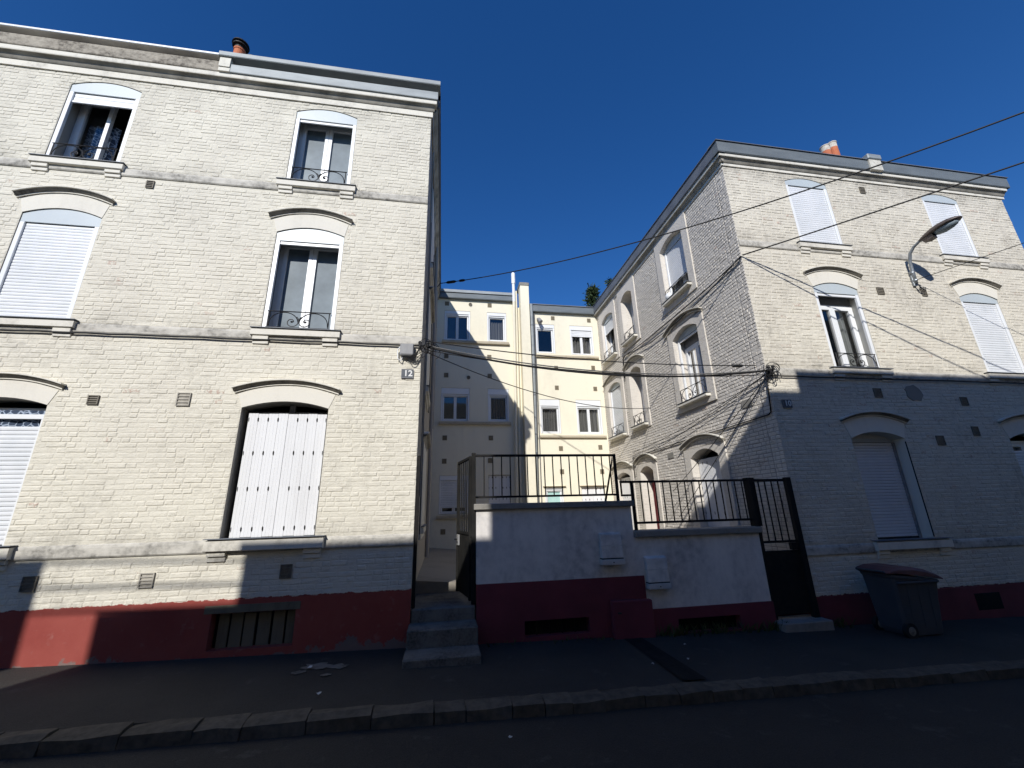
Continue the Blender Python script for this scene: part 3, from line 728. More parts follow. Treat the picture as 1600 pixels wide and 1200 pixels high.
# ================================================================== RIGHT HOUSE
H2 = thing('terraced_house', 'grimy white brick corner house on the right with a grey zinc fascia and number 10', 'house', (9.6, 3.8, -.15))
XR = 13.38
C3 = Opening(7.282, 8.332, 6.913, 8.553, .11, .34); D3 = Opening(10.915, 11.95, 6.913, 8.553, .11, .34)
C2 = Opening(7.282, 8.332, 4.157, 5.917, .12, .34); D2 = Opening(10.915, 11.95, 4.157, 5.917, .12, .34)
C1 = Opening(7.232, 8.381, 1.10, 2.838, .12, .36); D1 = Opening(10.82, 12.02, 1.10, 2.838, .12, .30)
R_OPS = [C3, D3, C2, D2, C1, D1]
E3 = Opening(1.69, 2.74, 6.86, 8.42, .17, .34); E2 = Opening(1.69, 2.74, 4.11, 5.80, .17, .34); E1 = Opening(1.70, 2.72, .85, 2.80, .17, .34)
F3 = Opening(4.60, 5.40, 6.80, 8.32, .17, .42); F2 = Opening(4.60, 5.39, 4.06, 5.72, .17, .42); F1 = Opening(4.58, 5.36, .25, 2.72, .15, .42)
G3 = Opening(6.12, 7.16, 6.80, 8.32, .17, .34); G2 = Opening(6.08, 7.14, 4.03, 5.70, .17, .34); G1 = Opening(6.06, 7.12, .85, 2.68, .15, .34)
S_OPS = [E3, E2, E1, F3, F2, F1, G3, G2, G1]
wall_plate(FR, [(XS, -.4), (XR, -.4), (XR, 9.2), (XS, 9.2)], R_OPS, rev=H2, rmat='render_l').build('wall', 'brick_r', H2)
wall_plate(SR, [(0.0, -.3), (YB + .3, -.3), (YB + .3, 9.2), (0.0, 9.2)], S_OPS, rev=H2, rmat='brick_s').build('side_wall', 'joint', H2)
mb = MB(); mb.box(XR - .3, XR, .004, 9.0, -.5, 9.2); mb.box(XS + .01, XR - .3, 8.7, 9.0, -.5, 9.2); mb.build('back_wall', 'side_l', H2)
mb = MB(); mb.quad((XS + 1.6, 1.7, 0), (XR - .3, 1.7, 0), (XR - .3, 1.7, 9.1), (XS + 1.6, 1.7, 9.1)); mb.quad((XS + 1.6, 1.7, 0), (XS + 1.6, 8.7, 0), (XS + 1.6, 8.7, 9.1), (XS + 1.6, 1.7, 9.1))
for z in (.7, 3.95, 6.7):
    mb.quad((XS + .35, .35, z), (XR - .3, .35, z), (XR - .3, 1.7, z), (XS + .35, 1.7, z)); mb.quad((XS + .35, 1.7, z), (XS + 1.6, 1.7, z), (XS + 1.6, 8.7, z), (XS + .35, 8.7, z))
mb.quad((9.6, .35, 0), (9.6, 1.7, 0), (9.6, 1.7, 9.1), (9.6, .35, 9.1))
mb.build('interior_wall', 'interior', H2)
MB().box(XS - .1, XR + .1, -.05, 9.0, 9.12, 9.19).build('roof', 'roof', H2)
def quoted(u0, u1, z0, z1): return rect_span(u0, u1, z0, z1)
pl = MB(); pl.box(XS - .02, XR, -.02, .002, -.6, .337); pl.box(XS - .02, XS + .002, .002, 1.3, -.6, .337); pl.build('plinth', 'red_purple', H2)
CV = Opening(9.0, 9.5, .02, .26, 0, .2)
MB().box(8.80, 9.32, -.024, -.018, -.02, .23).build('cellar_vent', 'dark', H2)
for z0, z1 in ((.926, 1.07), (3.985, 4.13), (6.736, 6.88)): strings(FR, XS, XR, z0, z1, H2)
exr = [o.span for o in R_OPS]
for o, (a, b, ze, ri) in ((C2, (7.12, 8.49, 6.238, .15)), (D2, (10.76, 12.10, 6.238, .15)), (C1, (7.08, 8.53, 3.195, .14)), (D1, (10.67, 12.17, 3.195, .14))):
    hood(FR, a, b, ze, ri, H2); lintel(FR, o, a + .07, b - .07, ze - .085, ri, H2)
    exr.append(band_span(a + .07, b - .07, o.zs, ze - .085, ri))
for z0, z1 in ((.91, 1.085), (3.97, 4.145), (6.72, 6.895)): exr.append(rect_span(5, 14, z0, z1))
for u, z, w_, h_ in ((9.28, 8.52, .14, .17), (8.89, 5.92, .17, .16), (10.0, 5.95, .13, .16), (8.08, 3.70, .17, .18), (10.04, 3.57, .16, .17), (9.17, 2.80, .17, .18), (10.06, 2.98, .15, .18)):
    vent(FR, u, z, H2, w_, h_, 'vent', 4, .02); exr.append(rect_span(u - w_ / 2 - .012, u + w_ / 2 + .012, z - h_ / 2 - .012, z + h_ / 2 + .012))
# cement patch where something was taken off the wall
rp = random.Random(9); ring = [(8.92 + .21 * rp.uniform(.7, 1.15) * math.cos(t) + .05 * math.sin(t), 3.72 - .05 * math.cos(t) + .16 * rp.uniform(.7, 1.15) * math.sin(t)) for t in np.linspace(0, 6.283, 16)[:-1]]
MB().prism(ring, .001, .012, lambda a, b, c: FR(a, b, c)).build('cement_patch', 'coping', H2)
exr.append(rect_span(8.74, 9.1, 3.56, 3.88))
br = lay_bricks(XS + .004, XR, .345, 8.74, .0690, exr, 2)
# bands round the windows of the yard wall
exs = []
def surround(o, ua, ub, z0, z1):
    o2 = Opening(o.u0, o.u1, o.zb, o.zs, o.rise, 0.0)
    mb = wall_plate(SR, [(ua, z0), (ub, z0), (ub, z1), (ua, z1)], [o2], d=.035)
    for a, b in (((ua, z0), (ub, z0)), ((ub, z0), (ub, z1)), ((ub, z1), (ua, z1)), ((ua, z1), (ua, z0))):
        mb.quad(SR(a[0], .035, a[1]), SR(b[0], .035, b[1]), SR(b[0], 0, b[1]), SR(a[0], 0, a[1]))
    mb.build('window_surround', 'brick_s', H2); exs.append(rect_span(ua, ub, z0, z1)); exs.append(o.span)
surround(E3, 1.46, 2.98, 6.64, 8.9); surround(E2, 1.45, 2.96, 3.93, 6.03); surround(E1, 1.45, 2.97, .3, 3.02)
surround(F3, 4.38, 5.62, 6.62, 8.9); surround(F2, 4.38, 5.60, 3.95, 5.97); surround(F1, 4.36, 5.58, .2, 2.95)
surround(G3, 5.92, 7.38, 6.60, 8.9); surround(G2, 5.88, 7.36, 3.93, 5.97); surround(G1, 5.86, 7.34, .3, 2.92)
for a, b, ze in ((1.39, 3.07, 6.09), (4.30, 5.66, 6.03), (5.80, 7.42, 6.0), (1.41, 3.05, 3.10), (4.28, 5.64, 3.03), (5.78, 7.40, 3.0)):
    hood(SR, a, b, ze, .20, H2, d=.03)
for a, b, z in ((.02, .27, 0),): exs.append(rect_span(-.01, .27, -.3, 9.2))
exs.append(rect_span(0, 8, 8.72, 9.3))
for u, z in ((.62, 3.62), (3.6, 3.0)):
    MB().box(u - .14, u + .14, .002, .02, z - .07, z + .07, SR).build('cement_patch', 'coping', H2)
exq = [rect_span(0, 8, 8.72, 9.3)]
bq = lay_bricks(.003, .255, .2, 8.72, .0690, exq, 7, gap=.008)
bs = lay_bricks(.275, YB, .2, 8.72, .0690, exs, 3, gap=.013, bed=.0022)
build_bricks(H2, [(FR, br, 'brick_r', .0058), (SR, bs, 'brick_s', .0062), (SR, bq, 'brick_s', .0085)])
# cornice and zinc fascia, returning along the yard
for fn, u0, u1 in ((FR, XS - .03, XR + .05), (SR, -.03, YB)):
    e = .0 if fn is FR else .004
    along([(0, 8.74), (.028 - e, 8.74), (.028 - e, 8.805), (0, 8.805)], u0, u1, fn).build('frieze', 'stone', H2)
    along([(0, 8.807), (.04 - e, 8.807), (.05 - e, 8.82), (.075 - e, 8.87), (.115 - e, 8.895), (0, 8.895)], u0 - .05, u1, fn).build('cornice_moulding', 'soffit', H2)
    along([(0, 8.897), (.125 - e, 8.897), (.13 - e, 8.91), (.13 - e, 8.965), (0, 8.965)], u0 - .09, u1, fn).build('cornice', 'stone', H2)
mt_f = 'zinc_dark'
for a, b in ((XS - .165, 9.47), (9.80, XR + .12)): along([(0, 8.967), (.15, 8.967), (.165, 8.985), (.165, 9.245), (0, 9.245)], a, b).build('zinc_fascia', 'zinc_mid', H2)
along([(0, 8.967), (.15, 8.967), (.164, 8.985), (.164, 9.245), (0, 9.245)], -.160, YB, SR).build('zinc_fascia', mt_f, H2)
for a, b in ((XS - .19, 9.47), (9.80, XR + .14)): along([(-.1, 9.247), (.19, 9.247), (.19, 9.262), (-.1, 9.285)], a, b).build('zinc_coping', 'zinc_dark', H2)
along([(-.1, 9.247), (.188, 9.247), (.188, 9.261), (-.1, 9.284)], -.09, YB, SR).build('zinc_coping', 'zinc_dark', H2)
MB().box(9.475, 9.795, -.20, .0, 8.967, 9.25).build('parapet_pier', 'stone', H2, bevel=.006); MB().box(9.45, 9.82, -.225, .1, 9.252, 9.40).build('parapet_cap', 'zinc', H2, bevel=.02)
ch = MB().box(10.30, 11.3, 1.0, 1.7, 9.19, 10.55).build('chimney', 'chimney_brick', H2, bevel=.02)
for u, h_, r_ in ((10.74, .80, .112), (10.47, .64, .112)):
    MB().lathe((u, 1.35, 10.55), [(r_ * 1.12, 0), (r_ * 1.1, .05), (r_, h_)], 18).build('chimney_pot', 'terracotta', ch)
    MB().lathe((u, 1.35, 10.55 + h_ + .001), [(r_ * 1.0, 0), (r_ * 1.02, .15), (r_ * 1.12, .155), (r_ * 1.12, .18), (r_ * .8, .18), (r_ * .8, .02)], 18).build('pot_band', 'pot_band', ch)

# windows of the right house, street side
for o, u0, u1 in ((C3, 7.17, 8.44), (D3, 10.80, 12.06), (C2, 7.17, 8.50), (D2, 10.80, 12.06)): sill(FR, u0, u1, o.zb, H2)
for o, u0, u1 in ((C1, 7.10, 8.62), (D1, 10.68, 12.16)): sill(FR, u0, u1, o.zb, H2, h=.135, d=.085)
for o in (C3, D3, D2):
    wn = casement(FR, o.u0 + .004, o.u1 - .004, o.zb + .01, o.zs - .02, .28, H2); shutter_box(FR, o, wn, to_sill=True, panel_h=.10)
wn = casement(FR, C2.u0 + .004, C2.u1 - .004, C2.zb + .01, C2.zs - .28, .24, H2); shutter_box(FR, C2, wn, panel_h=.12); guard(FR, C2.u0 + .07, C2.u1 - .07, C2.zb + .02, wn)
MB().box(C2.u0 + .01, C2.u1 - .01, .22, .30, C2.zs - .275, C2.zs - .02).build('window_head', 'boxgrey', wn)
curtain(FR, 7.36, 7.56, 4.2, 5.6, -.33, wn, 'curtain', 3); curtain(FR, 7.84, 8.22, 4.2, 5.6, -.33, wn, 'curtain', 5); curtain(FR, 7.5, 7.9, 4.2, 5.6, -.42, wn, 'curtain_grey', 4)
wC1 = MB().box(C1.u0 + .004, C1.u1 - .004, .22, .26, 2.80, 2.87).build('shutter_window', 'panel', H2)
MB().prism([(C1.u0 + .004, 2.872)] + [(u, z - .006) for u, z in arc(C1.u0 + .004, C1.u1 - .004, 2.88, .075)] + [(C1.u1 - .004, 2.872)], -.25, -.225, lambda a, b, c: FR(a, b, c)).build('shutter_box', 'render_l', wC1)
slats(FR, C1.u0 + .05, C1.u1 - .05, 2.79, 1.14, -.22, wC1, pitch=.052)
MB().box(C1.u0 + .004, C1.u0 + .048, .19, .25, 1.11, 2.79).build('shutter_guide', 'boxgrey', wC1); MB().box(C1.u1 - .048, C1.u1 - .004, .19, .25, 1.11, 2.79).build('shutter_guide', 'boxgrey', wC1)
MB().box(C1.u0 + .05, C1.u1 - .05, .205, .23, 1.112, 1.138).build('shutter_lath', 'iron', wC1)
MB().tube([(8.375, -.004, 1.14), (8.372, -.006, 2.0), (8.374, -.004, 2.78)], .010, 6).build('jamb_cable', 'cable', wC1)
wD1 = casement(FR, D1.u0 + .004, D1.u1 - .004, 1.11, 2.83, .24, H2); slats(FR, D1.u0 + .05, D1.u1 - .05, 2.62, 1.14, -.10, wD1, pitch=.054)
# yard side
def guard_s(o, win): guard(SR, o.u0 + .03, o.u1 - .03, o.zb + .02, win, h=.33, d=.05)
for o in (E3, E2, F3, F2, G3, G2): sill(SR, o.u0 - .09, o.u1 + .05, o.zb, H2, h=.06, d=.15, corbels=False)
wn = casement(SR, E3.u0 + .004, E3.u1 - .004, E3.zb + .01, E3.zs - .02, .28, H2); shutter_box(SR, E3, wn, drop=1.02, single=False, d=-.10, panel_h=.05); guard_s(E3, wn)
wn = casement(SR, E2.u0 + .004, E2.u1 - .004, E2.zb + .01, E2.zs - .22, .30, H2); shutter_box(SR, E2, wn, drop=.0, d=-.09, panel_h=.02); guard_s(E2, wn)
MB().box(E2.u0 + .01, E2.u1 - .01, -.34, -.27, E2.zs - .215, E2.zs, SR).build('window_head', 'boxgrey', wn)
curtain(SR, E2.u0 + .1, E2.u1 - .1, E2.zb + .06, E2.zs - .3, -.36, wn, 'curtain', 9)
plank_shutters(SR, E1.u0 + .02, E1.u1 - .02, .88, 2.78, .14, H2, n=6)
for o, mt, tr in ((F3, 'curtain', 7.75), (F2, 'curtain', 5.2)):
    wn = casement(SR, o.u0 + .004, o.u1 - .004, o.zb + .01, o.zs + .1, .36, H2, halves=1, transom=tr); guard_s(o, wn)
    if o is F3: curtain(SR, o.u0 + .06, o.u1 - .06, o.zb + .05, tr, -.45, wn, mt, 4)
dr = MB().box(F1.u0 + .05, F1.u1 - .05, -.36, -.31, .26, 2.36, SR).build('door', 'reddoor', H2)
pn = MB(); 
for z0, z1 in ((.45, 1.15), (1.25, 2.2)): pn.box(F1.u0 + .16, F1.u1 - .16, -.308, -.298, z0, z1, SR)
pn.build('door_panel', 'reddoor', dr, bevel=.006); MB().tube([SR(F1.u0 + .12, -.29, 1.25), SR(F1.u0 + .12, -.25, 1.25), SR(F1.u0 + .22, -.25, 1.25)], .011, 8).build('handle', 'iron', dr)
g = MB(); g.box(F1.u0 + .004, F1.u0 + .048, -.37, -.30, .26, 2.42, SR); g.box(F1.u1 - .048, F1.u1 - .004, -.37, -.30, .26, 2.42, SR); g.box(F1.u0 + .05, F1.u1 - .05, -.37, -.30, 2.365, 2.42, SR); g.build('door_frame', 'reddoor', dr)
MB().quad(SR(F1.u0 + .01, -.34, 2.42), SR(F1.u1 - .01, -.34, 2.42), SR(F1.u1 - .01, -.34, 2.86), SR(F1.u0 + .01, -.34, 2.86)).build('fanlight', 'glass', dr)
wn = casement(SR, G3.u0 + .004, G3.u1 - .004, G3.zb + .01, G3.zs - .02, .28, H2); shutter_box(SR, G3, wn, drop=.42, single=False, d=-.05, panel_h=.03); guard_s(G3, wn)
curtain(SR, G3.u0 + .1, G3.u1 - .1, G3.zb + .06, G3.zs - .3, -.36, wn, 'curtain', 8)
wn = casement(SR, G2.u0 + .004, G2.u1 - .004, G2.zb + .01, G2.zs - .02, .28, H2); shutter_box(SR, G2, wn, single=False, d=-.05, panel_h=.0, to_sill=True); guard_s(G2, wn)
plank_shutters(SR, G1.u0 + .02, G1.u1 - .02, .88, 2.68, .12, H2, n=6)

# ================================================================== HOUSES AT THE BACK OF THE YARD
def rear_house(label, x0, x1, ztop, ops, loc):
    h = thing('rear_house', label, 'house', loc)
    wall_plate(RB, [(x0, -.3), (x1, -.3), (x1, ztop), (x0, ztop)], ops).build('wall', 'rear', h)
    mb = MB(); mb.box(x0, x1, YB + 4.5, YB + 4.8, -.5, ztop); mb.box(x0, x0 + .25, YB + .2, YB + 4.5, -.5, ztop); mb.box(x1 - .25, x1, YB + .2, YB + 4.5, -.5, ztop); mb.build('back_wall', 'rear', h)
    MB().box(x0, x1, YB + .02, YB + 4.8, ztop - .1, ztop - .02).build('roof', 'roof', h)
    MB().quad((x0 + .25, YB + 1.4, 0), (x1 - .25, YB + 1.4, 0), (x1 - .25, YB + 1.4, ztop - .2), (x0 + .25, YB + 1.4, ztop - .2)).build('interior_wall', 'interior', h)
    return h
def rear_window(h, o, halves=2, box=.20, drop=0.0, pane='glass', cur=None, lath=True):
    wn = casement(RB, o.u0 + .03, o.u1 - .03, o.zb + .012, o.zs - box - .01, .13, h, halves=halves, fw=.03, pane=pane, sw=.045)
    MB().box(o.u0 + .004, o.u1 - .004, -.10, -.012, o.zs - box, o.zs - .004, RB).build('shutter_box', 'pvc', wn, bevel=.006)
    for a, b in ((o.u0 + .004, o.u0 + .06), (o.u1 - .06, o.u1 - .004)): MB().box(a, b, -.08, -.008, o.zb + .005, o.zs - box - .004, RB).build('shutter_guide', 'pvc', wn, bevel=.004)
    if drop: slats(RB, o.u0 + .064, o.u1 - .064, o.zs - box - .006, o.zs - box - drop, -.05, wn, single=False)
    else: MB().box(o.u0 + .062, o.u1 - .062, -.07, -.04, o.zs - box - .05, o.zs - box - .006, RB).build('shutter_lath', 'pvc', wn)
    if cur: curtain(RB, o.u0 + .1, o.u1 - .1, o.zb + .05, o.zs - .3, -.22, wn, cur, 6)
    return wn
T1, T2 = Opening(-.06, .88, 7.66, 8.84, 0, .2), Opening(1.50, 2.22, 7.68, 8.84, 0, .2)
M1, M2 = Opening(-.11, .87, 4.70, 5.87, 0, .2), Opening(1.51, 2.25, 4.70, 5.87, 0, .2)
Gr1, Gr2 = Opening(-.09, .85, 1.68, 2.89, 0, .2), Opening(1.51, 2.24, 1.66, 2.89, 0, .2)
H3 = rear_house('pale yellow rendered house behind the yard, the taller half crossed by diagonal shade', -.9, 2.66, 9.5, [T1, T2, M1, M2, Gr1, Gr2], (.9, 10, .6))
for o, hv in ((T1, 2), (T2, 1), (M1, 2), (M2, 1)): rear_window(H3, o, hv, box=.13 if o in (T1, T2) else .22, cur='curtain_grey' if hv == 1 else None)
wn = rear_window(H3, Gr1, 2, box=.16, drop=.86)
plank_shutters(RB, Gr2.u0 + .01, Gr2.u1 - .01, Gr2.zb + .02, Gr2.zs - .01, .06, H3, n=6)
for z, a, b in ((7.64, -.12, 2.30), (4.67, -.16, 2.30), (1.65, -.15, .95)):
    along([(0, z - .10), (.09, z - .10), (.10, z - .06), (.10, z - .01), (0, z)], a, b, RB).build('sill', 'rear_trim', H3)
along([(0, 9.30), (.12, 9.30), (.13, 9.32), (.13, 9.49), (0, 9.49)], -.9, 2.46, RB).build('zinc_fascia', 'zinc_mid', H3)
along([(0, 9.492), (.06, 9.492), (.06, 9.53), (0, 9.53)], -.9, 2.46, RB).build('gutter_gap_shade', 'shade', H3)
along([(-.1, 9.532), (.14, 9.532), (.14, 9.64), (-.1, 9.65)], -.9, 2.46, RB).build('zinc_coping', 'zinc', H3)
T3, T4 = Opening(3.32, 4.06, 7.29, 8.46, 0, .2), Opening(4.66, 5.58, 7.27, 8.46, 0, .2)
M3, M4 = Opening(3.35, 4.10, 4.28, 5.52, 0, .2), Opening(4.69, 5.65, 4.27, 5.52, 0, .2)
Gr3, Gr4 = Opening(3.40, 4.05, 1.2, 2.46, 0, .2), Opening(4.68, 5.52, 1.2, 2.46, 0, .2)
H4 = rear_house('sunlit yellow rendered house at the back of the yard, the lower half beside the downpipe', 2.662, XS, 9.1, [T3, T4, M3, M4, Gr3, Gr4], (4.3, 10, .3))
rear_window(H4, T3, 1, box=.14); rear_window(H4, T4, 2, box=.18, drop=.26, cur='curtain_grey'); rear_window(H4, M3, 1, box=.24, cur='curtain_grey'); rear_window(H4, M4, 2, box=.24, cur='curtain_grey')
wn = rear_window(H4, Gr3, 1, box=.06, pane='teal')
plank_shutters(RB, Gr4.u0 + .01, Gr4.u1 - .01, Gr4.zb + .02, Gr4.zs - .01, .06, H4, n=6)
for z, a, b in ((7.20, 3.28, 5.70), (4.21, 3.30, 5.72), (2.50, 3.34, 4.12), (2.50, 4.62, 5.56)):
    t_ = .02 if z == 2.5 else .08
    along([(0, z - t_), (.085, z - t_), (.09, z - t_ * .6), (.09, z - .005), (0, z)], a, b, RB).build('sill' if t_ > .05 else 'drip_strip', 'rear_trim', H4)
along([(0, 8.93), (.12, 8.93), (.13, 8.95), (.13, 9.20), (0, 9.20)], 3.22, XS - .02, RB).build('zinc_fascia', 'zinc_mid', H4)
along([(-.1, 9.202), (.16, 9.202), (.16, 9.23), (-.1, 9.24)], 3.22, XS - .02, RB).build('zinc_coping', 'zinc_dark', H4)
for i, (x, z, big) in enumerate([(.02, 9.11, 1), (1.6, 9.13, 1), (.04, 7.04, 1), (1.57, 7.06, 1), (.05, 6.33, 1), (1.58, 6.34, 1), (.05, 4.12, 1), (1.6, 4.12, 1), (.05, 3.35, 1), (1.57, 3.36, 1), (.06, 1.16, 1)]): vent(RB, x, z, H3, .15, .16, 'vent_rear', 4, .014)
for x, z in ((.88, 9.12), (.83, 6.26)):
    c = Vector(RB(x, .0, z)); MB().rings([[c + Vector((r_ * math.cos(t), -y, r_ * math.sin(t))) for t in np.linspace(0, 2 * math.pi, 13)[:-1]] for r_, y in ((.065, 0), (.065, .03), (.035, .03), (.03, .005))]).build('flue_vent', 'vent', H3)
for x, z in ((4.02, 8.73), (5.46, 8.71), (4.04, 6.72), (5.47, 6.77), (4.02, 5.96), (5.48, 5.95), (4.04, 3.76), (5.48, 3.80), (4.03, 2.97), (5.47, 2.96)): vent(RB, x, z, H4, .14, .16, 'vent_rear', 4, .014)
# flue, painted pipes, chimney breast and downpipe between the two
MB().tube([RB(2.50, .17, 10.35), RB(2.50, .17, 10.1), RB(2.50, .17, 9.25)], [.045, .055, .055], 10).build('flue_pipe', 'pvc', H3)
MB().tube([RB(2.50, .17, 9.249), RB(2.46, .14, 5.0), RB(2.40, .13, .7)], .052, 10).build('painted_pipe', 'rear', H3)
fl = MB().lathe(RB(2.50, .17, 10.02), [(.075, 0), (.075, .42), (.05, .46), (.0, .47)], 12).build('flue_terminal', 'pvc', H3)
MB().tube([RB(2.60, .07, 9.75), RB(2.58, .07, 5.0), RB(2.56, .07, .6)], .05, 10).build('soil_pipe', 'rear', H3)
cb = MB().box(2.72, 3.05, YB - .34, YB - .001, .2, 9.86).build('chimney_breast', 'rear', H4); MB().box(2.70, 3.07, YB - .36, YB + .3, 9.862, 10.0).build('chimney_cap', 'coping', cb, bevel=.015)
dp = [RB(3.16, .14, 9.2), RB(3.16, .14, 7.2), RB(3.14, .14, 5.2), RB(3.10, .14, 3.5), RB(3.08, .14, 2.4), RB(3.06, .14, .5)]
d_ = MB().tube(dp, .065, 12).build('downpipe', 'zinc', H4)
for z in (8.3, 7.1, 5.6, 4.2, 3.55): MB().lathe((3.12 + (z - 4) * .01, YB - .14, z), [(.066, 0), (.074, .01), (.074, .05), (.066, .06)], 12).build('pipe_collar', 'zinc_dark', d_)
MB().tube([RB(3.30, .03, 9.1), RB(3.29, .03, 5.0), RB(3.26, .03, .6)], .016, 6).build('earth_cable', 'cable_grey', H4)

# ================================================================== YARD WALL, RAILINGS, GATES, STEPS
W = thing('courtyard_wall', 'stepped grey painted yard wall with a dark red foot between the two houses', 'wall', (2.8, .15, 0))
V1 = Opening(1.165, 2.09, .09, .285, 0, .22); V2 = Opening(3.44, 4.44, -.01, .175, 0, .22)
wall_plate(FR, [(.50, .77), (2.895, .77), (2.895, 1.7705), (.50, 1.7705)], []).build('wall', 'court_paint', W)
wl = COL.objects[-1]
mb = MB(); mb.box(.50, 2.895, .22, .30, .0, 1.770); mb.box(2.896, 5.02, .22, .30, -.3, 1.315)
for x0, x1, z0, z1 in ((.50, .53, .78, 1.765), (2.865, 2.895, .33, 1.765), (4.99, 5.02, .33, 1.31)): mb.box(x0, x1, .001, .2195, z0, z1)
mb.build('wall_core', 'court_paint', W)
wall_plate(FR, [(2.896, .32), (5.02, .32), (5.02, 1.3155), (2.896, 1.3155)], []).build('wall', 'court_paint', W)
a = wall_plate(FR, [(.50, -.3), (2.985, -.3), (2.985, .778), (.50, .778)], [V1], d=.02); a.quad((.5, -.02, .778), (2.985, -.02, .778), (2.985, .002, .778), (.5, .002, .778)); a.quad((2.985, -.02, -.3), (2.985, .002, -.3), (2.985, .002, .778), (2.985, -.02, .778)); a.quad((.5, -.02, -.3), (.5, .3, -.3), (.5, .3, .778), (.5, -.02, .778))
a.build('plinth', 'red_purple', W)
a = wall_plate(FR, [(2.986, -.4), (5.035, -.4), (5.035, .325), (2.986, .325)], [V2], d=.02); a.quad((2.986, -.02, .325), (5.035, -.02, .325), (5.035, .002, .325), (2.986, .002, .325)); a.quad((5.035, -.02, -.4), (5.035, .3, -.4), (5.035, .3, .325), (5.035, -.02, .325))
a.build('plinth', 'red_purple', W)
for o in (V1, V2):
    c = MB().box(o.u0, o.u1, .10, .13, o.zb, o.zs).build('cellar_vent', 'dark', W)
    for k in range(1, 5):
        xx = o.u0 + (o.u1 - o.u0) * k / 5; MB().box(xx - .008, xx + .008, .07, .085, o.zb, o.zs).build('bar', 'rail', c)
MB().box(.465, 2.94, -.05, .36, 1.767, 1.852).build('coping', 'coping', W, bevel=.008)
MB().box(2.90, 5.07, -.05, .36, 1.312, 1.402).build('coping', 'coping', W, bevel=.008)
b = MB(); b.prism([(2.41, -.12), (3.02, -.15), (3.02, .475), (2.41, .485)], -.12, -.021, lambda a, b, c: (a, b, c)); mbx = b.build('meter_box', 'red_purple', W, bevel=.012)
MB().tube([(2.49, -.124, .33), (2.49, -.135, .33), (2.53, -.135, .33)], .012, 6).build('handle', 'iron', mbx)

def railing(name, label, parts, loc):
    t = thing(name, label, 'railing', loc)
    for nm, x0, x1, y0, y1, z0, z1 in parts: MB().box(x0, x1, y0, y1, z0, z1).build(nm, 'rail', t, bevel=.002)
    return t
P = [('top_rail', .47, 2.785, .13, .17, 2.555, 2.59), ('bottom_rail', .47, 2.785, .135, .165, 1.935, 1.965), ('post', 2.745, 2.785, .13, .17, 1.853, 2.553)]
x = .632
while x < 2.70: P.append(('bar', x - .008, x + .008, .142, .158, 1.966, 2.554)); x += .1365
R1 = railing('railing', 'upper black bar railing on the higher coping with a slanting brace at its right end', P, (1.6, .15, 1.85))
MB().prism([(2.742, 2.55), (2.742, 2.48), (2.58, 1.854), (2.55, 1.854)], .172, .19, lambda a, b, c: (a, b, c)).build('brace', 'rail', R1)
P = [('top_rail', 2.82, 5.10, .13, .17, 2.125, 2.16), ('bottom_rail', 3.04, 5.06, .135, .165, 1.495, 1.53), ('post', 2.995, 3.038, .13, .17, 1.403, 2.124), ('short_rail', 2.82, 2.993, .135, .165, 1.92, 1.95), ('end_bar', 2.82, 2.845, .14, .16, 1.951, 2.124)]
x = 3.165
while x < 5.03: P.append(('bar', x - .008, x + .008, .142, .158, 1.531, 2.124)); x += .1305
R2 = railing('railing', 'lower black bar railing on the lower coping beside the right gate', P, (4.0, .15, 1.4))
G2_ = thing('gate', 'closed black steel gate with bars above a solid panel, beside the right house', 'gate', (5.45, .03, .15))
for nm, x0, x1, y0, y1, z0, z1 in [('gate_post', 5.062, 5.205, .10, .20, 1.403, 2.18), ('gate_post', 5.03, 5.085, .00, .06, -.05, 2.16), ('top_rail', 5.086, 5.70, .01, .05, 2.105, 2.148), ('middle_rail', 5.086, 5.70, .015, .045, 1.145, 1.18), ('middle_rail', 5.086, 5.70, .015, .045, .995, 1.03), ('gate_post', 5.702, 5.792, -.03, .05, -.02, 2.17), ('lock_case', 5.575, 5.699, .0, .06, 1.035, 1.14), ('solid_panel', 5.086, 5.699, .02, .04, .12, .994)]:
    MB().box(x0, x1, y0, y1, z0, z1).build(nm, 'rail', G2_, bevel=.002)
for x in (5.21, 5.33, 5.455, 5.58): MB().box(x - .008, x + .008, .022, .038, 1.181, 2.104).build('bar', 'rail', G2_)
MB().box(4.99, 5.82, -.22, .2, -.35, .06).build('doorstep', 'coping', None, bevel=.012)
ds = COL.objects[-1]; tag(ds, 'single worn concrete doorstep below the closed right gate', 'step')
# left gate, standing open into the yard
G1_ = thing('gate', 'open worn steel gate swung into the yard at the top of the steps', 'gate', (.45, .06, .52))
MB().box(.435, .495, .02, .08, .525, 2.60).build('gate_post', 'gate', G1_, bevel=.003); MB().box(-.372, -.325, .02, .07, .525, 2.56).build('gate_post', 'rail', G1_, bevel=.003)
GA, GB = Vector((.425, .09, 0)), Vector((.27, .93, 0)); gd = (GB - GA); gl = gd.length; gd.normalize(); gn = Vector((gd.y, -gd.x, 0))
def LG(a, b, c): q = GA + gd * a + gn * b; return (q.x, q.y, c)
for nm, a0, a1, z0, z1, th in [('stile', 0, .045, .56, 2.56, .02), ('stile', gl - .045, gl, .56, 2.56, .02), ('top_rail', .046, gl - .046, 2.52, 2.56, .02), ('middle_rail', .046, gl - .046, 1.42, 1.46, .02), ('solid_panel', .046, gl - .046, .58, 1.418, .006)]:
    MB().box(a0, a1, -th, th, z0, z1, LG).build(nm, 'gate', G1_, bevel=.002)
for k in range(1, 7):
    a = gl * k / 7; MB().box(a - .008, a + .008, -.008, .008, 1.461, 2.519, LG).build('bar', 'gate', G1_)
MB().box(gl - .17, gl - .05, -.03, .03, 1.24, 1.40, LG).build('lock_case', 'boxgrey', G1_, bevel=.004)
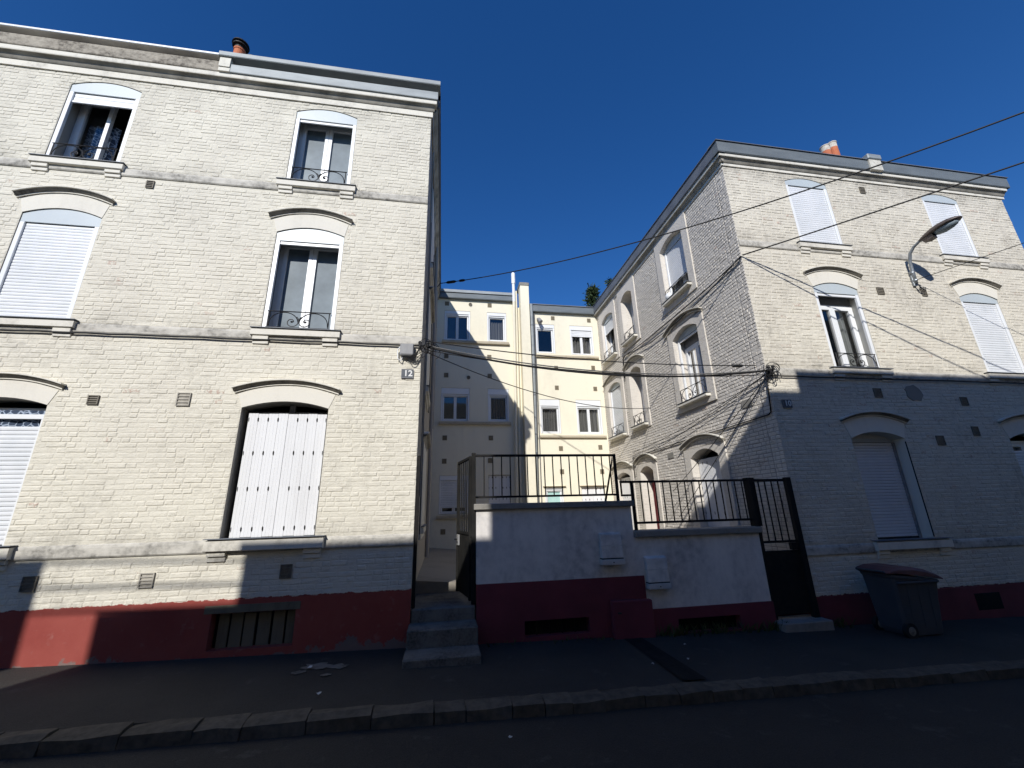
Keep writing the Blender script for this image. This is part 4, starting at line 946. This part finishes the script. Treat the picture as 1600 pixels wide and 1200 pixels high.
MB().tube([LG(gl - .1, -.031, 1.33), LG(gl - .1, -.07, 1.33), LG(gl - .2, -.07, 1.33)], .01, 6).build('handle', 'iron', G1_)
for z in (.75, 1.4, 2.4): MB().lathe((.43, .084, z), [(.014, 0), (.014, .09)], 8).build('hinge', 'gate', G1_)
ST = thing('entrance_steps', 'three worn concrete steps up to the open left gate', 'steps', (.05, -.4, .05))
rs = random.Random(4)
for (y0, y1, z0, z1, x0, x1) in ((0.0, 1.13, .0, .515, -.372, .492), (-.385, -.002, .0, .355, -.39, .495), (-.775, -.387, -.05, .155, -.40, .50)):
    me = MB(); me.box(x0, x1, y0, y1, z0, z1); o = me.build('step', 'concrete', ST, bevel=.016)

def letterbox(x, z, label, group):
    t = thing('letterbox', label, 'letterbox', (x, -.01, z), group)
    w_ = .165
    MB().prism([(.0, z + .09), (.10, z + .09), (.085, z + .42), (.0, z + .44)], x - w_, x + w_, lambda a, b, c: FR(b, a, c)).build('body', 'court_paint', t, bevel=.006)
    MB().prism([(.0, z), (.12, z), (.12, z + .075), (.0, z + .075)], x - w_ - .008, x + w_ + .008, lambda a, b, c: FR(b, a, c)).build('flap', 'letter', t, bevel=.004)
    MB().box(x - w_, x + w_, -.10, -.002, z + .076, z + .089).build('slot', 'shade', t)
    MB().box(x - w_ - .004, x + w_ + .004, -.0955, -.002, z + .255, z + .268).build('seam_strip', 'letter', t)
    MB().lathe((0, 0, 0), [(.0, 0), (.009, 0), (.009, .012), (0, .012)], 8).build('keyhole', 'shade', t)
    k = COL.objects[-1]; k.rotation_euler = (math.radians(90), 0, 0); place(k, (x, -.119, z + .035), t)
letterbox(2.492, .955, 'grey letterbox high on the taller part of the yard wall', None)
letterbox(3.175, .60, 'grey letterbox hung lower, just right of the red meter box', None)

# ================================================================== THINGS ON THE WALLS
def text_mesh(s, size, depth):
    cu = bpy.data.curves.new('digits', 'FONT'); cu.body = s; cu.size = size; cu.extrude = depth; cu.offset = .0035; cu.align_x = 'CENTER'; cu.align_y = 'CENTER'
    o = bpy.data.objects.new('tmp', cu); COL.objects.link(o); dg = bpy.context.evaluated_depsgraph_get()
    me = bpy.data.meshes.new_from_object(o.evaluated_get(dg)); bpy.data.objects.remove(o); return me
def plate(s, x, z, label, w_=.185, h_=.15, tilt=0):
    o = MB().box(x - w_ / 2, x + w_ / 2, -.026, -.011, z - h_ / 2, z + h_ / 2).build('house_number', 'plate', None, bevel=.003, origin=(x, -.018, z)); tag(o, label, 'number plate')
    fr = MB(); t = .007
    for a0, a1, c0, c1 in ((-w_ / 2, w_ / 2, h_ / 2 - t, h_ / 2), (-w_ / 2, w_ / 2, -h_ / 2, -h_ / 2 + t), (-w_ / 2, -w_ / 2 + t, -h_ / 2 + t, h_ / 2 - t), (w_ / 2 - t, w_ / 2, -h_ / 2 + t, h_ / 2 - t)): fr.box(x + a0, x + a1, -.0275, -.0262, z + c0, z + c1)
    fr.build('border', 'boxgrey', o)
    me = text_mesh(s, .135, .001); me.materials.clear(); me.materials.append(M['digit'])
    d = bpy.data.objects.new('digits', me); COL.objects.link(d); d.rotation_euler = (math.radians(90), 0, 0); place(d, (x + .012, -.0285, z), o)
    for v in me.vertices: v.co.x *= 1.0
plate('12', -.575, 3.825, 'small slate plate reading 12 at the corner of the left house')
plate('10', 6.06, 3.455, 'small slate plate reading 10 at the corner of the right house')

jb = MB().box(-.70, -.49, -.10, -.012, 4.10, 4.30).build('junction_box', 'boxgrey', None, bevel=.012)
tag(jb, 'grey junction box with looping cables above the number 12', 'junction box')
MB().box(-.69, -.50, -.108, -.101, 4.12, 4.285).build('lid', 'boxgrey', jb, bevel=.004)
rj = random.Random(8)
cl = MB()
for k in range(7):
    a = -.66 + .025 * k; sg = rj.uniform(.05, .2)
    b = (-.385 + rj.uniform(-.03, .03), -.06 - .01 * k, 4.15 + .03 * k)
    p0 = Vector((a, -.06, 4.10)); p1 = Vector(b)
    cl.tube([p0 + (p1 - p0) * t - Vector((0, .03 * math.sin(t * 3.14), sg * 4 * t * (1 - t) * .8)) for t in np.linspace(0, 1, 12)], .006, 5)
cl.build('cable_loops', 'cable', jb)
lp = MB().tube([(-.70, -.05, 4.26), (-.74, -.05, 4.2), (-.73, -.05, 4.06), (-.68, -.05, 4.02), (-.66, -.05, 4.09)], .009, 6).build('cable_loop', 'pvc', jb)
def clamp(x, y, z, label, seed, n=9):
    r = random.Random(seed)
    o = MB().box(x - .035, x + .035, y - .06, y + .03, z - .03, z + .03).build('cable_clamp', 'iron', None, bevel=.006, origin=(x, y, z)); tag(o, label, 'cable clamp')
    for k in range(4):
        c = Vector((x + r.uniform(-.12, .1), y - .05 + r.uniform(-.04, .04), z + r.uniform(-.1, .1)))
        MB().lathe(c, [(.0, -.05), (.022, -.045), (.03, -.02), (.02, 0), (.03, .02), (.022, .045), (0, .05)], 8).build('insulator', 'iron', o)
    mb = MB()
    for k in range(n):
        R_, cx, cz = r.uniform(.05, .17), x + r.uniform(-.1, .14), z + r.uniform(-.14, .12); ph = r.uniform(0, 6); tw = r.uniform(-.6, .6); sp = r.uniform(2.6, 5.6)
        mb.tube([(cx + R_ * math.cos(ph + t) * math.cos(tw), y - .05 + R_ * math.cos(ph + t) * math.sin(tw) * .5, cz + R_ * .8 * math.sin(ph + t)) for t in np.linspace(0, sp, 14)], r.uniform(.004, .007), 5)
    mb.build('cable_loops', 'cable', o)
clamp(-.30, -.03, 4.27, 'tangle of black cable clamps on the corner of the left house', 2, 6)
clamp(5.78, -.06, 4.03, 'tangle of black cable clamps on the corner of the right house', 6, 11)

# street lamp
LM = thing('street_lamp', 'brown cobra head street lamp on a curved bracket fixed to the right house', 'street lamp', (9.79, 0, 6.1))
MB().box(9.76, 9.84, -.05, -.012, 6.08, 6.42).build('wall_plate', 'lampsteel', LM, bevel=.004)
MB().tube([(9.80, -.06, 6.12), (9.78, -.08, 6.4), (9.755, -.11, 6.62), (9.74, -.17, 6.78), (9.745, -.27, 6.88), (9.76, -.40, 6.94), (9.78, -.52, 6.955)], [.032, .032, .031, .03, .028, .026, .026], 10).build('bracket', 'lampsteel', LM, smooth=True)
for z in (6.18, 6.36): MB().lathe((9.795 - (z - 6.18) * .1, -.066, z), [(.036, 0), (.042, .005), (.042, .03), (.036, .035)], 10).build('bracket_clip', 'lampsteel', LM)
h0, h1 = Vector((9.77, -.38, 6.93)), Vector((9.91, -1.06, 7.03)); ax = (h1 - h0).normalized(); sdv = ax.cross(Vector((0, 0, 1))).normalized(); upv = sdv.cross(ax)
def head_rings(sc_up, sc_dn):
    rs = []
    for t, wd, up, dn in ((0, .035, .03, .035), (.06, .05, .05, .06), (.18, .08, .075, .075), (.35, .115, .10, .07), (.55, .135, .105, .06), (.75, .125, .09, .045), (.9, .085, .06, .03), (.98, .04, .03, .015), (1.0, .012, .012, .006)):
        c = h0 + (h1 - h0) * t
        rs.append([c + sdv * wd * 1.2 * math.cos(a) + upv * 1.15 * ((up * sc_up if math.sin(a) > 0 else dn * sc_dn) * math.sin(a)) for a in np.linspace(0, 2 * math.pi, 17)[:-1]])
    return rs
MB().rings(head_rings(1, .25)).build('lamp_shell', 'lamp', LM, smooth=True)
bw = MB(); rs = []
for t, wd, dn in ((.36, .05, .035), (.42, .085, .06), (.56, .11, .085), (.74, .10, .08), (.86, .065, .055), (.90, .02, .03)):
    c = h0 + (h1 - h0) * t - upv * .018
    rs.append([c + sdv * wd * math.cos(a) - upv * dn * abs(math.sin(a)) * (1 if math.sin(a) < 0 else -.1) for a in np.linspace(0, 2 * math.pi, 13)[:-1]])
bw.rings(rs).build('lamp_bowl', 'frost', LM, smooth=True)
rs = []
for t, wd, dn in ((.08, .05, .075), (.2, .075, .10), (.34, .085, .09)):
    c = h0 + (h1 - h0) * t; rs.append([c + sdv * wd * s_ - upv * q for s_, q in ((-1, .01), (1, .01), (.9, dn), (-.9, dn))])
MB().rings(rs).build('gear_box', 'lamp', LM)
mb = MB()
for k in range(5): mb.tube([(9.80, -.07, 6.12), (9.82 + .03 * k, -.09, 6.02 - .02 * k), (9.86 + .04 * k, -.05, 5.98 + .02 * k), (9.9 + .02 * k, -.03, 6.06)], .006, 5)
mb.build('lamp_cable_loops', 'cable', LM)
# small security lamp on the back wall
sl = MB().tube([RB(3.42, .0, 8.62), RB(3.42, .09, 8.62)], .03, 8).build('security_lamp', 'boxgrey'); tag(sl, 'small grey floodlight on the sunlit rear house beside the downpipe', 'wall lamp')
MB().tube([RB(3.42, .06, 8.64), RB(3.44, .13, 8.60), RB(3.50, .20, 8.46)], [.05, .07, .08], 10).build('lamp_head', 'boxgrey', sl)
gl_ = MB().lathe((XS - .02, 2.60, 6.90), [(0, 0), (.06, .02), (.10, .08), (.105, .13), (.08, .19), (.03, .225), (0, .23)], 14).build('plastic_globe', 'pvc', None, smooth=True); tag(gl_, 'white round globe behind the guard rail of the half shuttered yard window', 'globe')

# ================================================================== CABLES
CG = 'cables strung across the yard'
_a, _b = Vector((-.2, 4.75, 8.255)), Vector((7.96, -3.1, 6.93)); _e = _a + (_b - _a) * 1.575
def c1p(t): return _a + (_b - _a) * t - Vector((0, 0, 1.6 * t * (1 - t)))
c1 = cable('overhead_cable', [(XL + .01, 4.75, 7.9), (-.30, 4.74, 8.1)] + [c1p(t) for t in np.linspace(0, 1.575, 34)], .013, 'thick black cable crossing the sky from the left house eaves to the upper right')
MB().tube([c1p(t) for t in (.022, .028, .05, .056)], [.018, .04, .04, .018], 8).build('strain_insulator', 'cable', c1)
MB().tube([c1p(t) for t in (.066, .070, .082, .086)], [.018, .036, .036, .018], 8).build('strain_insulator', 'cable', c1)
cable('overhead_cable', sag((5.80, -.03, 6.50), (15.3, -8.05, 7.45), .10, 24), .0135, 'thick black cable rising from the right house corner over its front towards the right')
cable('overhead_cable', sag((9.84, -.05, 6.22), (16.4, -8.05, 7.6), .10, 16), .007, 'thin cable leaving the street lamp towards the right edge')
cable('overhead_cable', sag((-.30, -.06, 4.27), (5.74, -.08, 4.05), .27, 22), .016, 'thickest black cable sagging across the yard between the two cable clamps')
cable('overhead_cable', sag((-.30, -.07, 4.29), (5.74, -.09, 4.06), .24, 22), .010, 'pale cable twisted just above the thickest yard cable', 'cable_grey')
cable('overhead_cable', sag((-.32, .25, 4.50), (5.72, .12, 4.22), .13, 20), .009, 'uppermost thin cable across the yard, with a black strain insulator near the right corner')
ins = MB().tube([(5.22, .13, 4.196), (5.25, .13, 4.197), (5.42, .13, 4.205), (5.45, .13, 4.206)], [.010, .03, .03, .010], 8).build('strain_insulator', 'cable', bpy.data.objects[COL.objects[-1].name])
cable('overhead_cable', sag((-.33, .30, 4.33), (5.6, 4.0, 4.35), .32, 20), .008, 'lowest thin cable slanting across the yard to the far windows')
cable('overhead_cable', sag((-.30, -.05, 4.22), (5.74, -.06, 3.98), .18, 20), .008, 'thin cable just below the thickest yard cable')
# bundle along the yard wall of the right house
for dx, dz, r_, lab in ((.04, .0, .014, 'upper black cable clipped along the yard wall of the right house'), (.06, -.13, .012, 'lower black cable sagging along the yard wall of the right house')):
    cable('wall_cable', [SR(u, dx, z + dz * math.sin(min(u, 5.5) / 5.5 * 3.14) * 1.6) for u, z in ((-.04, 6.46), (.6, 6.42), (1.3, 6.39), (2.6, 6.38), (3.9, 6.38), (5.5, 6.46), (5.62, 6.40), (5.66, 6.1), (5.66, 5.75))], r_, lab)
cable('wall_cable', [SR(u, .03, z) for u, z in ((-.02, 4.0), (.02, 3.7), (.06, 3.32), (.12, 3.285), (1.4, 3.265), (2.3, 3.275), (4.0, 3.24), (5.74, 3.21), (5.75, 2.6))], .013, 'black cable dropping from the right clamp and running level above the yard windows')
for k, (a, b, s_) in enumerate((((5.74, -.05, 4.0), SR(5.7, .05, 3.35), .12), ((5.74, -.05, 3.99), SR(6.0, .10, 3.05), .10), ((5.75, -.06, 3.97), SR(3.3, .25, 2.1), .03), ((5.75, -.06, 3.96), SR(3.1, .30, 1.5), .02))):
    cable('drop_cable', sag(a, b, s_, 14), .007, ['thin cable fanning from the right clamp to the far yard windows, the upper one', 'thin cable fanning from the right clamp to the far yard windows, the lower one', 'thin steep cable from the right clamp down past the plank shutters', 'steepest thin cable from the right clamp down behind the lower railing'][k])
# cables along the string courses of the two fronts
rc = random.Random(12)
cable('wall_cable', [(u, -.035, 4.296 + rc.uniform(-.006, .006)) for u in np.linspace(-10, -.32, 34)], .014, 'black cable clipped under the middle string course of the left house')
cable('wall_cable', [(u, -.035, 3.97 + rc.uniform(-.005, .005)) for u in np.linspace(5.82, 13.3, 26)], .011, 'black cable clipped under the middle string course of the right house')

# ================================================================== BIN, LITTER, WEEDS, TREES
BX, BY = 6.87, -.52; bz = pav_z(BX) + .012
BN = thing('wheelie_bin', 'dark blue grey wheelie bin with a maroon lid in front of the right house', 'bin', (BX, BY, bz))
def BF_(a, b, c): return (BX + a * .84, BY + b * .92, bz + c * .96)
rs = []
for z, xa, xb, wy in ((.02, -.43, .28, .215), (.10, -.47, .30, .225), (.50, -.50, .345, .25), (.80, -.525, .385, .272), (.82, -.54, .40, .287), (.86, -.54, .40, .287)):
    t = lambda x: -.10 * (x + .54) if z > .75 else 0
    pts = []
    for sx, sy in ((1, 1), (-1, 1), (-1, -1), (1, -1)):
        cx = xb if sx > 0 else xa; c_ = .04
        for k in ((0, 1) if sx * sy > 0 else (1, 0)):
            px_, py_ = cx - sx * (c_ if k else 0), sy * (wy - (0 if k else c_))
            pts.append(BF_(px_, py_, z + t(px_)))
    rs.append(pts)
MB().rings(rs).build('body', 'bin', BN, bevel=.006)
mb = MB(); rs = []
for x_, zz, wy, th in ((-.61, .900, .25, .03), (-.56, .925, .30, .05), (-.42, .955, .305, .085), (-.12, .955, .305, .115), (.16, .91, .305, .105), (.36, .845, .305, .07), (.47, .79, .29, .03), (.50, .775, .27, .018)):
    rs.append([BF_(x_, -wy, zz - th), BF_(x_, -wy, zz - th * .35), BF_(x_, -wy * .85, zz), BF_(x_, wy * .85, zz), BF_(x_, wy, zz - th * .35), BF_(x_, wy, zz - th)])
mb.rings(rs).build('lid', 'binlid', BN, bevel=.006)
MB().tube([BF_(-.56, -.22, .86), BF_(-.64, -.22, .90), BF_(-.64, .22, .90), BF_(-.56, .22, .86)], .016, 8).build('handle', 'bin', BN)
for s in (-1, 1):
    c = Vector(BF_(-.42, s * .235, .10))
    wh = MB().rings([[c + Vector((r_ * math.cos(t), y, r_ * math.sin(t))) for t in np.linspace(0, 2 * math.pi, 21)[:-1]] for r_, y in ((.06, -.028), (.10, -.028), (.106, 0), (.10, .028), (.06, .028))]).build('wheel', 'tyre', BN)
    MB().rings([[c + Vector((r_ * math.cos(t), y, r_ * math.sin(t))) for t in np.linspace(0, 2 * math.pi, 15)[:-1]] for r_, y in ((.02, -.036), (.058, -.03), (.058, .03), (.02, .036))]).build('hub', 'hoodgrey', wh)
for dx in (-.30, -.08, .14): MB().rings([[BF_(dx + .05 * k, -wy_ - .006, z_) for k in (0, 1)] + [BF_(dx + .05 * k, -wy_ + .01, z_) for k in (1, 0)] for z_, wy_ in ((.12, .226), (.5, .25), (.76, .269))]).build('body_rib', 'bin', BN)
MB().box(BX - .50 * .84, BX + .36 * .84, BY - .305 * .92, BY - .272 * .92, bz + .70, bz + .725).build('rim', 'bin', BN, bevel=.006)
rl = random.Random(21)
spots = [(-1.12, -1.38, 'white scrap of paper near the kerb below the left steps', .05), (2.43, -1.16, 'small torn white paper on the pavement left of the drain', .03), (2.92, -1.08, 'white paper crumb on the pavement right of the drain', .03), (.6, -2.25, 'lone white scrap lying on the road', .03), (-1.42, -.62, 'grey crumpled tissue on the cement stains of the pavement', .045), (3.2, -.55, 'pale scrap lying by the foot of the lower yard wall', .035)]
for x, y, lab, s in spots:
    z = pav_z(x) + (.03 if y > -1.8 else -.07)
    mb = MB(); n = 7; cpt = (x, y, z + .012)
    s *= .62; ring = [(x + s * rl.uniform(.5, 1.2) * math.cos(t), y + s * rl.uniform(.5, 1.2) * math.sin(t), z + rl.uniform(0, .018)) for t in np.linspace(0, 6.28, n + 1)[:-1]]
    mb.add([cpt] + ring, [(0, 1 + i, 1 + (i + 1) % n) for i in range(n)])
    tag(mb.build('paper_scrap', 'paper'), lab, 'litter')
# spilled cement stains
mb = MB()
for cx, cy, s in ((-1.38, -.55, .17), (-1.12, -.60, .13), (-1.5, -.72, .08), (-1.2, -.85, .06)):
    n = 14; ring = [(cx + s * rl.uniform(.55, 1.25) * math.cos(t), cy + s * .7 * rl.uniform(.5, 1.25) * math.sin(t), pav_z(cx) + .0205 + rl.uniform(0, .004)) for t in np.linspace(0, 6.28, n + 1)[:-1]]
    mb.add([(cx, cy, pav_z(cx) + .026)] + ring, [(0, 1 + i, 1 + (i + 1) % n) for i in range(n)])
struct(mb.build('cement_stain', 'concrete'))
# weeds along the foot of the yard wall
mb = MB()
for _ in range(420):
    u = rl.choice((rl.gauss(3.25, .18), rl.gauss(3.75, .3), rl.uniform(3.1, 5.0), rl.gauss(6.05, .12), rl.gauss(5.0, .08), rl.uniform(.6, 2.4))); y = -.03 - abs(rl.gauss(0, .06)); z = pav_z(u) + .014
    h_ = rl.uniform(.03, .17) * (1 if u > 3 else .4); a = rl.uniform(0, 6.28); w_ = rl.uniform(.004, .012); dx, dy = math.cos(a), math.sin(a) - .4; l_ = rl.uniform(.2, .8) * h_
    mb.add([(u - w_ * dy, y + w_ * dx, z), (u + w_ * dy, y - w_ * dx, z), (u + dx * l_ * .6 + w_ * dy, y + dy * l_ * .6, z + h_ * .7), (u + dx * l_, y + dy * l_, z + h_)], [(0, 1, 2), (0, 2, 3)])
o = mb.build('weeds', 'weed'); o['kind'] = 'stuff'
# conifers behind the back houses
def conifer(x, y, ztop, H, R_, label, seed):
    r = np.random.default_rng(seed); t = thing('conifer_tree', label, 'tree', (x, y, ztop - H), 'conifers behind the rear houses')
    MB().tube([(x, y, ztop - H), (x + .05, y, ztop - H * .5), (x, y, ztop - .2)], [.2, .12, .02], 8).build('trunk', 'bark', t)
    mb = MB(); br = MB()
    for k in range(150):
        f = r.uniform(.03, .92); zz = ztop - f * H; a = r.uniform(0, 6.283); L = R_ * (f ** .8) * r.uniform(.6, 1.15) + .12
        tip = Vector((x + L * math.cos(a), y + L * math.sin(a), zz + L * r.uniform(-.15, .35))); b0 = Vector((x, y, zz - .05))
        br.tube([b0, (b0 + tip) / 2 + Vector((0, 0, -.03)), tip], [.025, .015, .006], 4)
        for _ in range(34):
            q = b0 + (tip - b0) * r.uniform(.25, 1.08) + Vector(r.normal(0, .09 + .05 * L, 3)); d = Vector(r.normal(0, 1, 3)) + (tip - b0).normalized(); d.normalize(); s = d.cross(Vector(r.normal(0, 1, 3))).normalized()
            l_, w_ = r.uniform(.10, .24), r.uniform(.025, .06)
            mb.add([q - s * w_, q + d * l_, q + s * w_, q - d * l_ * .4], [(0, 1, 2, 3)])
    br.build('branches', 'bark', t); o = mb.build('crown', 'leaf', t); o['kind'] = 'stuff'
conifer(9.15, 16, 15.4, 9, 1.5, 'pointed dark conifer showing above the rear roof, the left and thinner one', 1)
conifer(10.5, 16, 16.1, 10, 2.1, 'dark conifer half hidden by the right house eaves, the right and fuller one', 2)

# ================================================================== THE OTHER SIDE OF THE STREET (behind the photographer; it casts the street's shade)
def opp_house(foot, ztop, label, mat, chim=None):
    cx = sum(p[0] for p in foot) / len(foot); t = thing('street_house', label, 'house', (cx, foot[0][1], pav_z(cx)))
    mb = MB(); n = len(foot); z0 = -.6
    mb.add([(p[0], p[1], z) for z in (z0, ztop) for p in foot], [(i, (i + 1) % n, n + (i + 1) % n, n + i) for i in range(n)] + [tuple(range(n, 2 * n))]); mb.build('wall', mat, t)
    x0, x1 = min(p[0] for p in foot[:2]), max(p[0] for p in foot[:2]); yf = foot[0][1]
    nw = max(1, int((x1 - x0) / 2.6)); rows = [z for z in (1.1, 4.1, 6.9) if z + 1.7 < ztop]
    for z in rows:
        for k in range(nw):
            u = x0 + (x1 - x0) * (k + .5) / nw; ww = min(.5, (x1 - x0) * .3)
            f = MB()
            f.box(u - ww, u - ww + .08, yf - .02, yf + .03, z, z + 1.5); f.box(u + ww - .08, u + ww, yf - .02, yf + .03, z, z + 1.5); f.box(u - ww + .08, u + ww - .08, yf - .02, yf + .03, z, z + .08); f.box(u - ww + .08, u + ww - .08, yf - .02, yf + .03, z + 1.42, z + 1.5); f.box(u - .04, u + .04, yf - .02, yf + .03, z + .08, z + 1.42)
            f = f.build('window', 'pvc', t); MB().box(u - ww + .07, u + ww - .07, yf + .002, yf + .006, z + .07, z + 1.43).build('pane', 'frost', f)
    if chim:
        for a, b, h_ in chim:
            c = MB().box(a, b, yf - .9, yf - .35, ztop, ztop + h_).build('chimney', 'chimney_brick', t)
            MB().lathe(((a + b) / 2, yf - .6, ztop + h_), [(.14, 0), (.12, .5), (.15, .52), (.15, .6)], 12).build('chimney_pot', 'terracotta', c)
YO = -8.0; K = Vector((-.602, -1.408, 0)).normalized() * 6
opp_house([(-20, YO), (-8.17, YO), (-8.17 + K.x * 1.15, YO - 5.5), (-20, YO - 5.5)], 7.01, 'two storey rendered house across the street, behind the photographer on the far left', 'opp', [(-9.72, -9.50, 1.5)])
opp_house([(-7.47, YO), (-5.96, YO), (-5.96, YO - 5), (-7.47, YO - 5)], 6.36, 'narrow low buff brick house across the street beside the passage', 'oppbrick')
opp_house([(-5.95, YO), (-2.73, YO), (-2.73, YO - 5), (-5.95, YO - 5)], 7.06, 'two storey buff brick house across the street next to the tall one', 'oppbrick')
opp_house([(-2.72, YO), (2.95, YO), (2.95, YO - 6), (-2.72, YO - 6)], 9.38, 'three storey pale house across the street directly behind the photographer', 'opp')
opp_house([(2.96, YO), (26, YO), (26, YO - 6), (2.96, YO - 6)], 9.76, 'long three storey buff brick house across the street on the right', 'oppbrick')
for k, (za, zb, x1) in enumerate(((6.75, 6.35, -2.7), (6.45, 6.1, -2.7), (6.15, 5.9, -2.7))):
    cable('street_cable', sag((-14, -7.4, za), (6, -7.75, zb + .2), .10, 12), .018, ['upper cable along the houses across the street', 'middle cable along the houses across the street', 'lower cable along the houses across the street'][k])
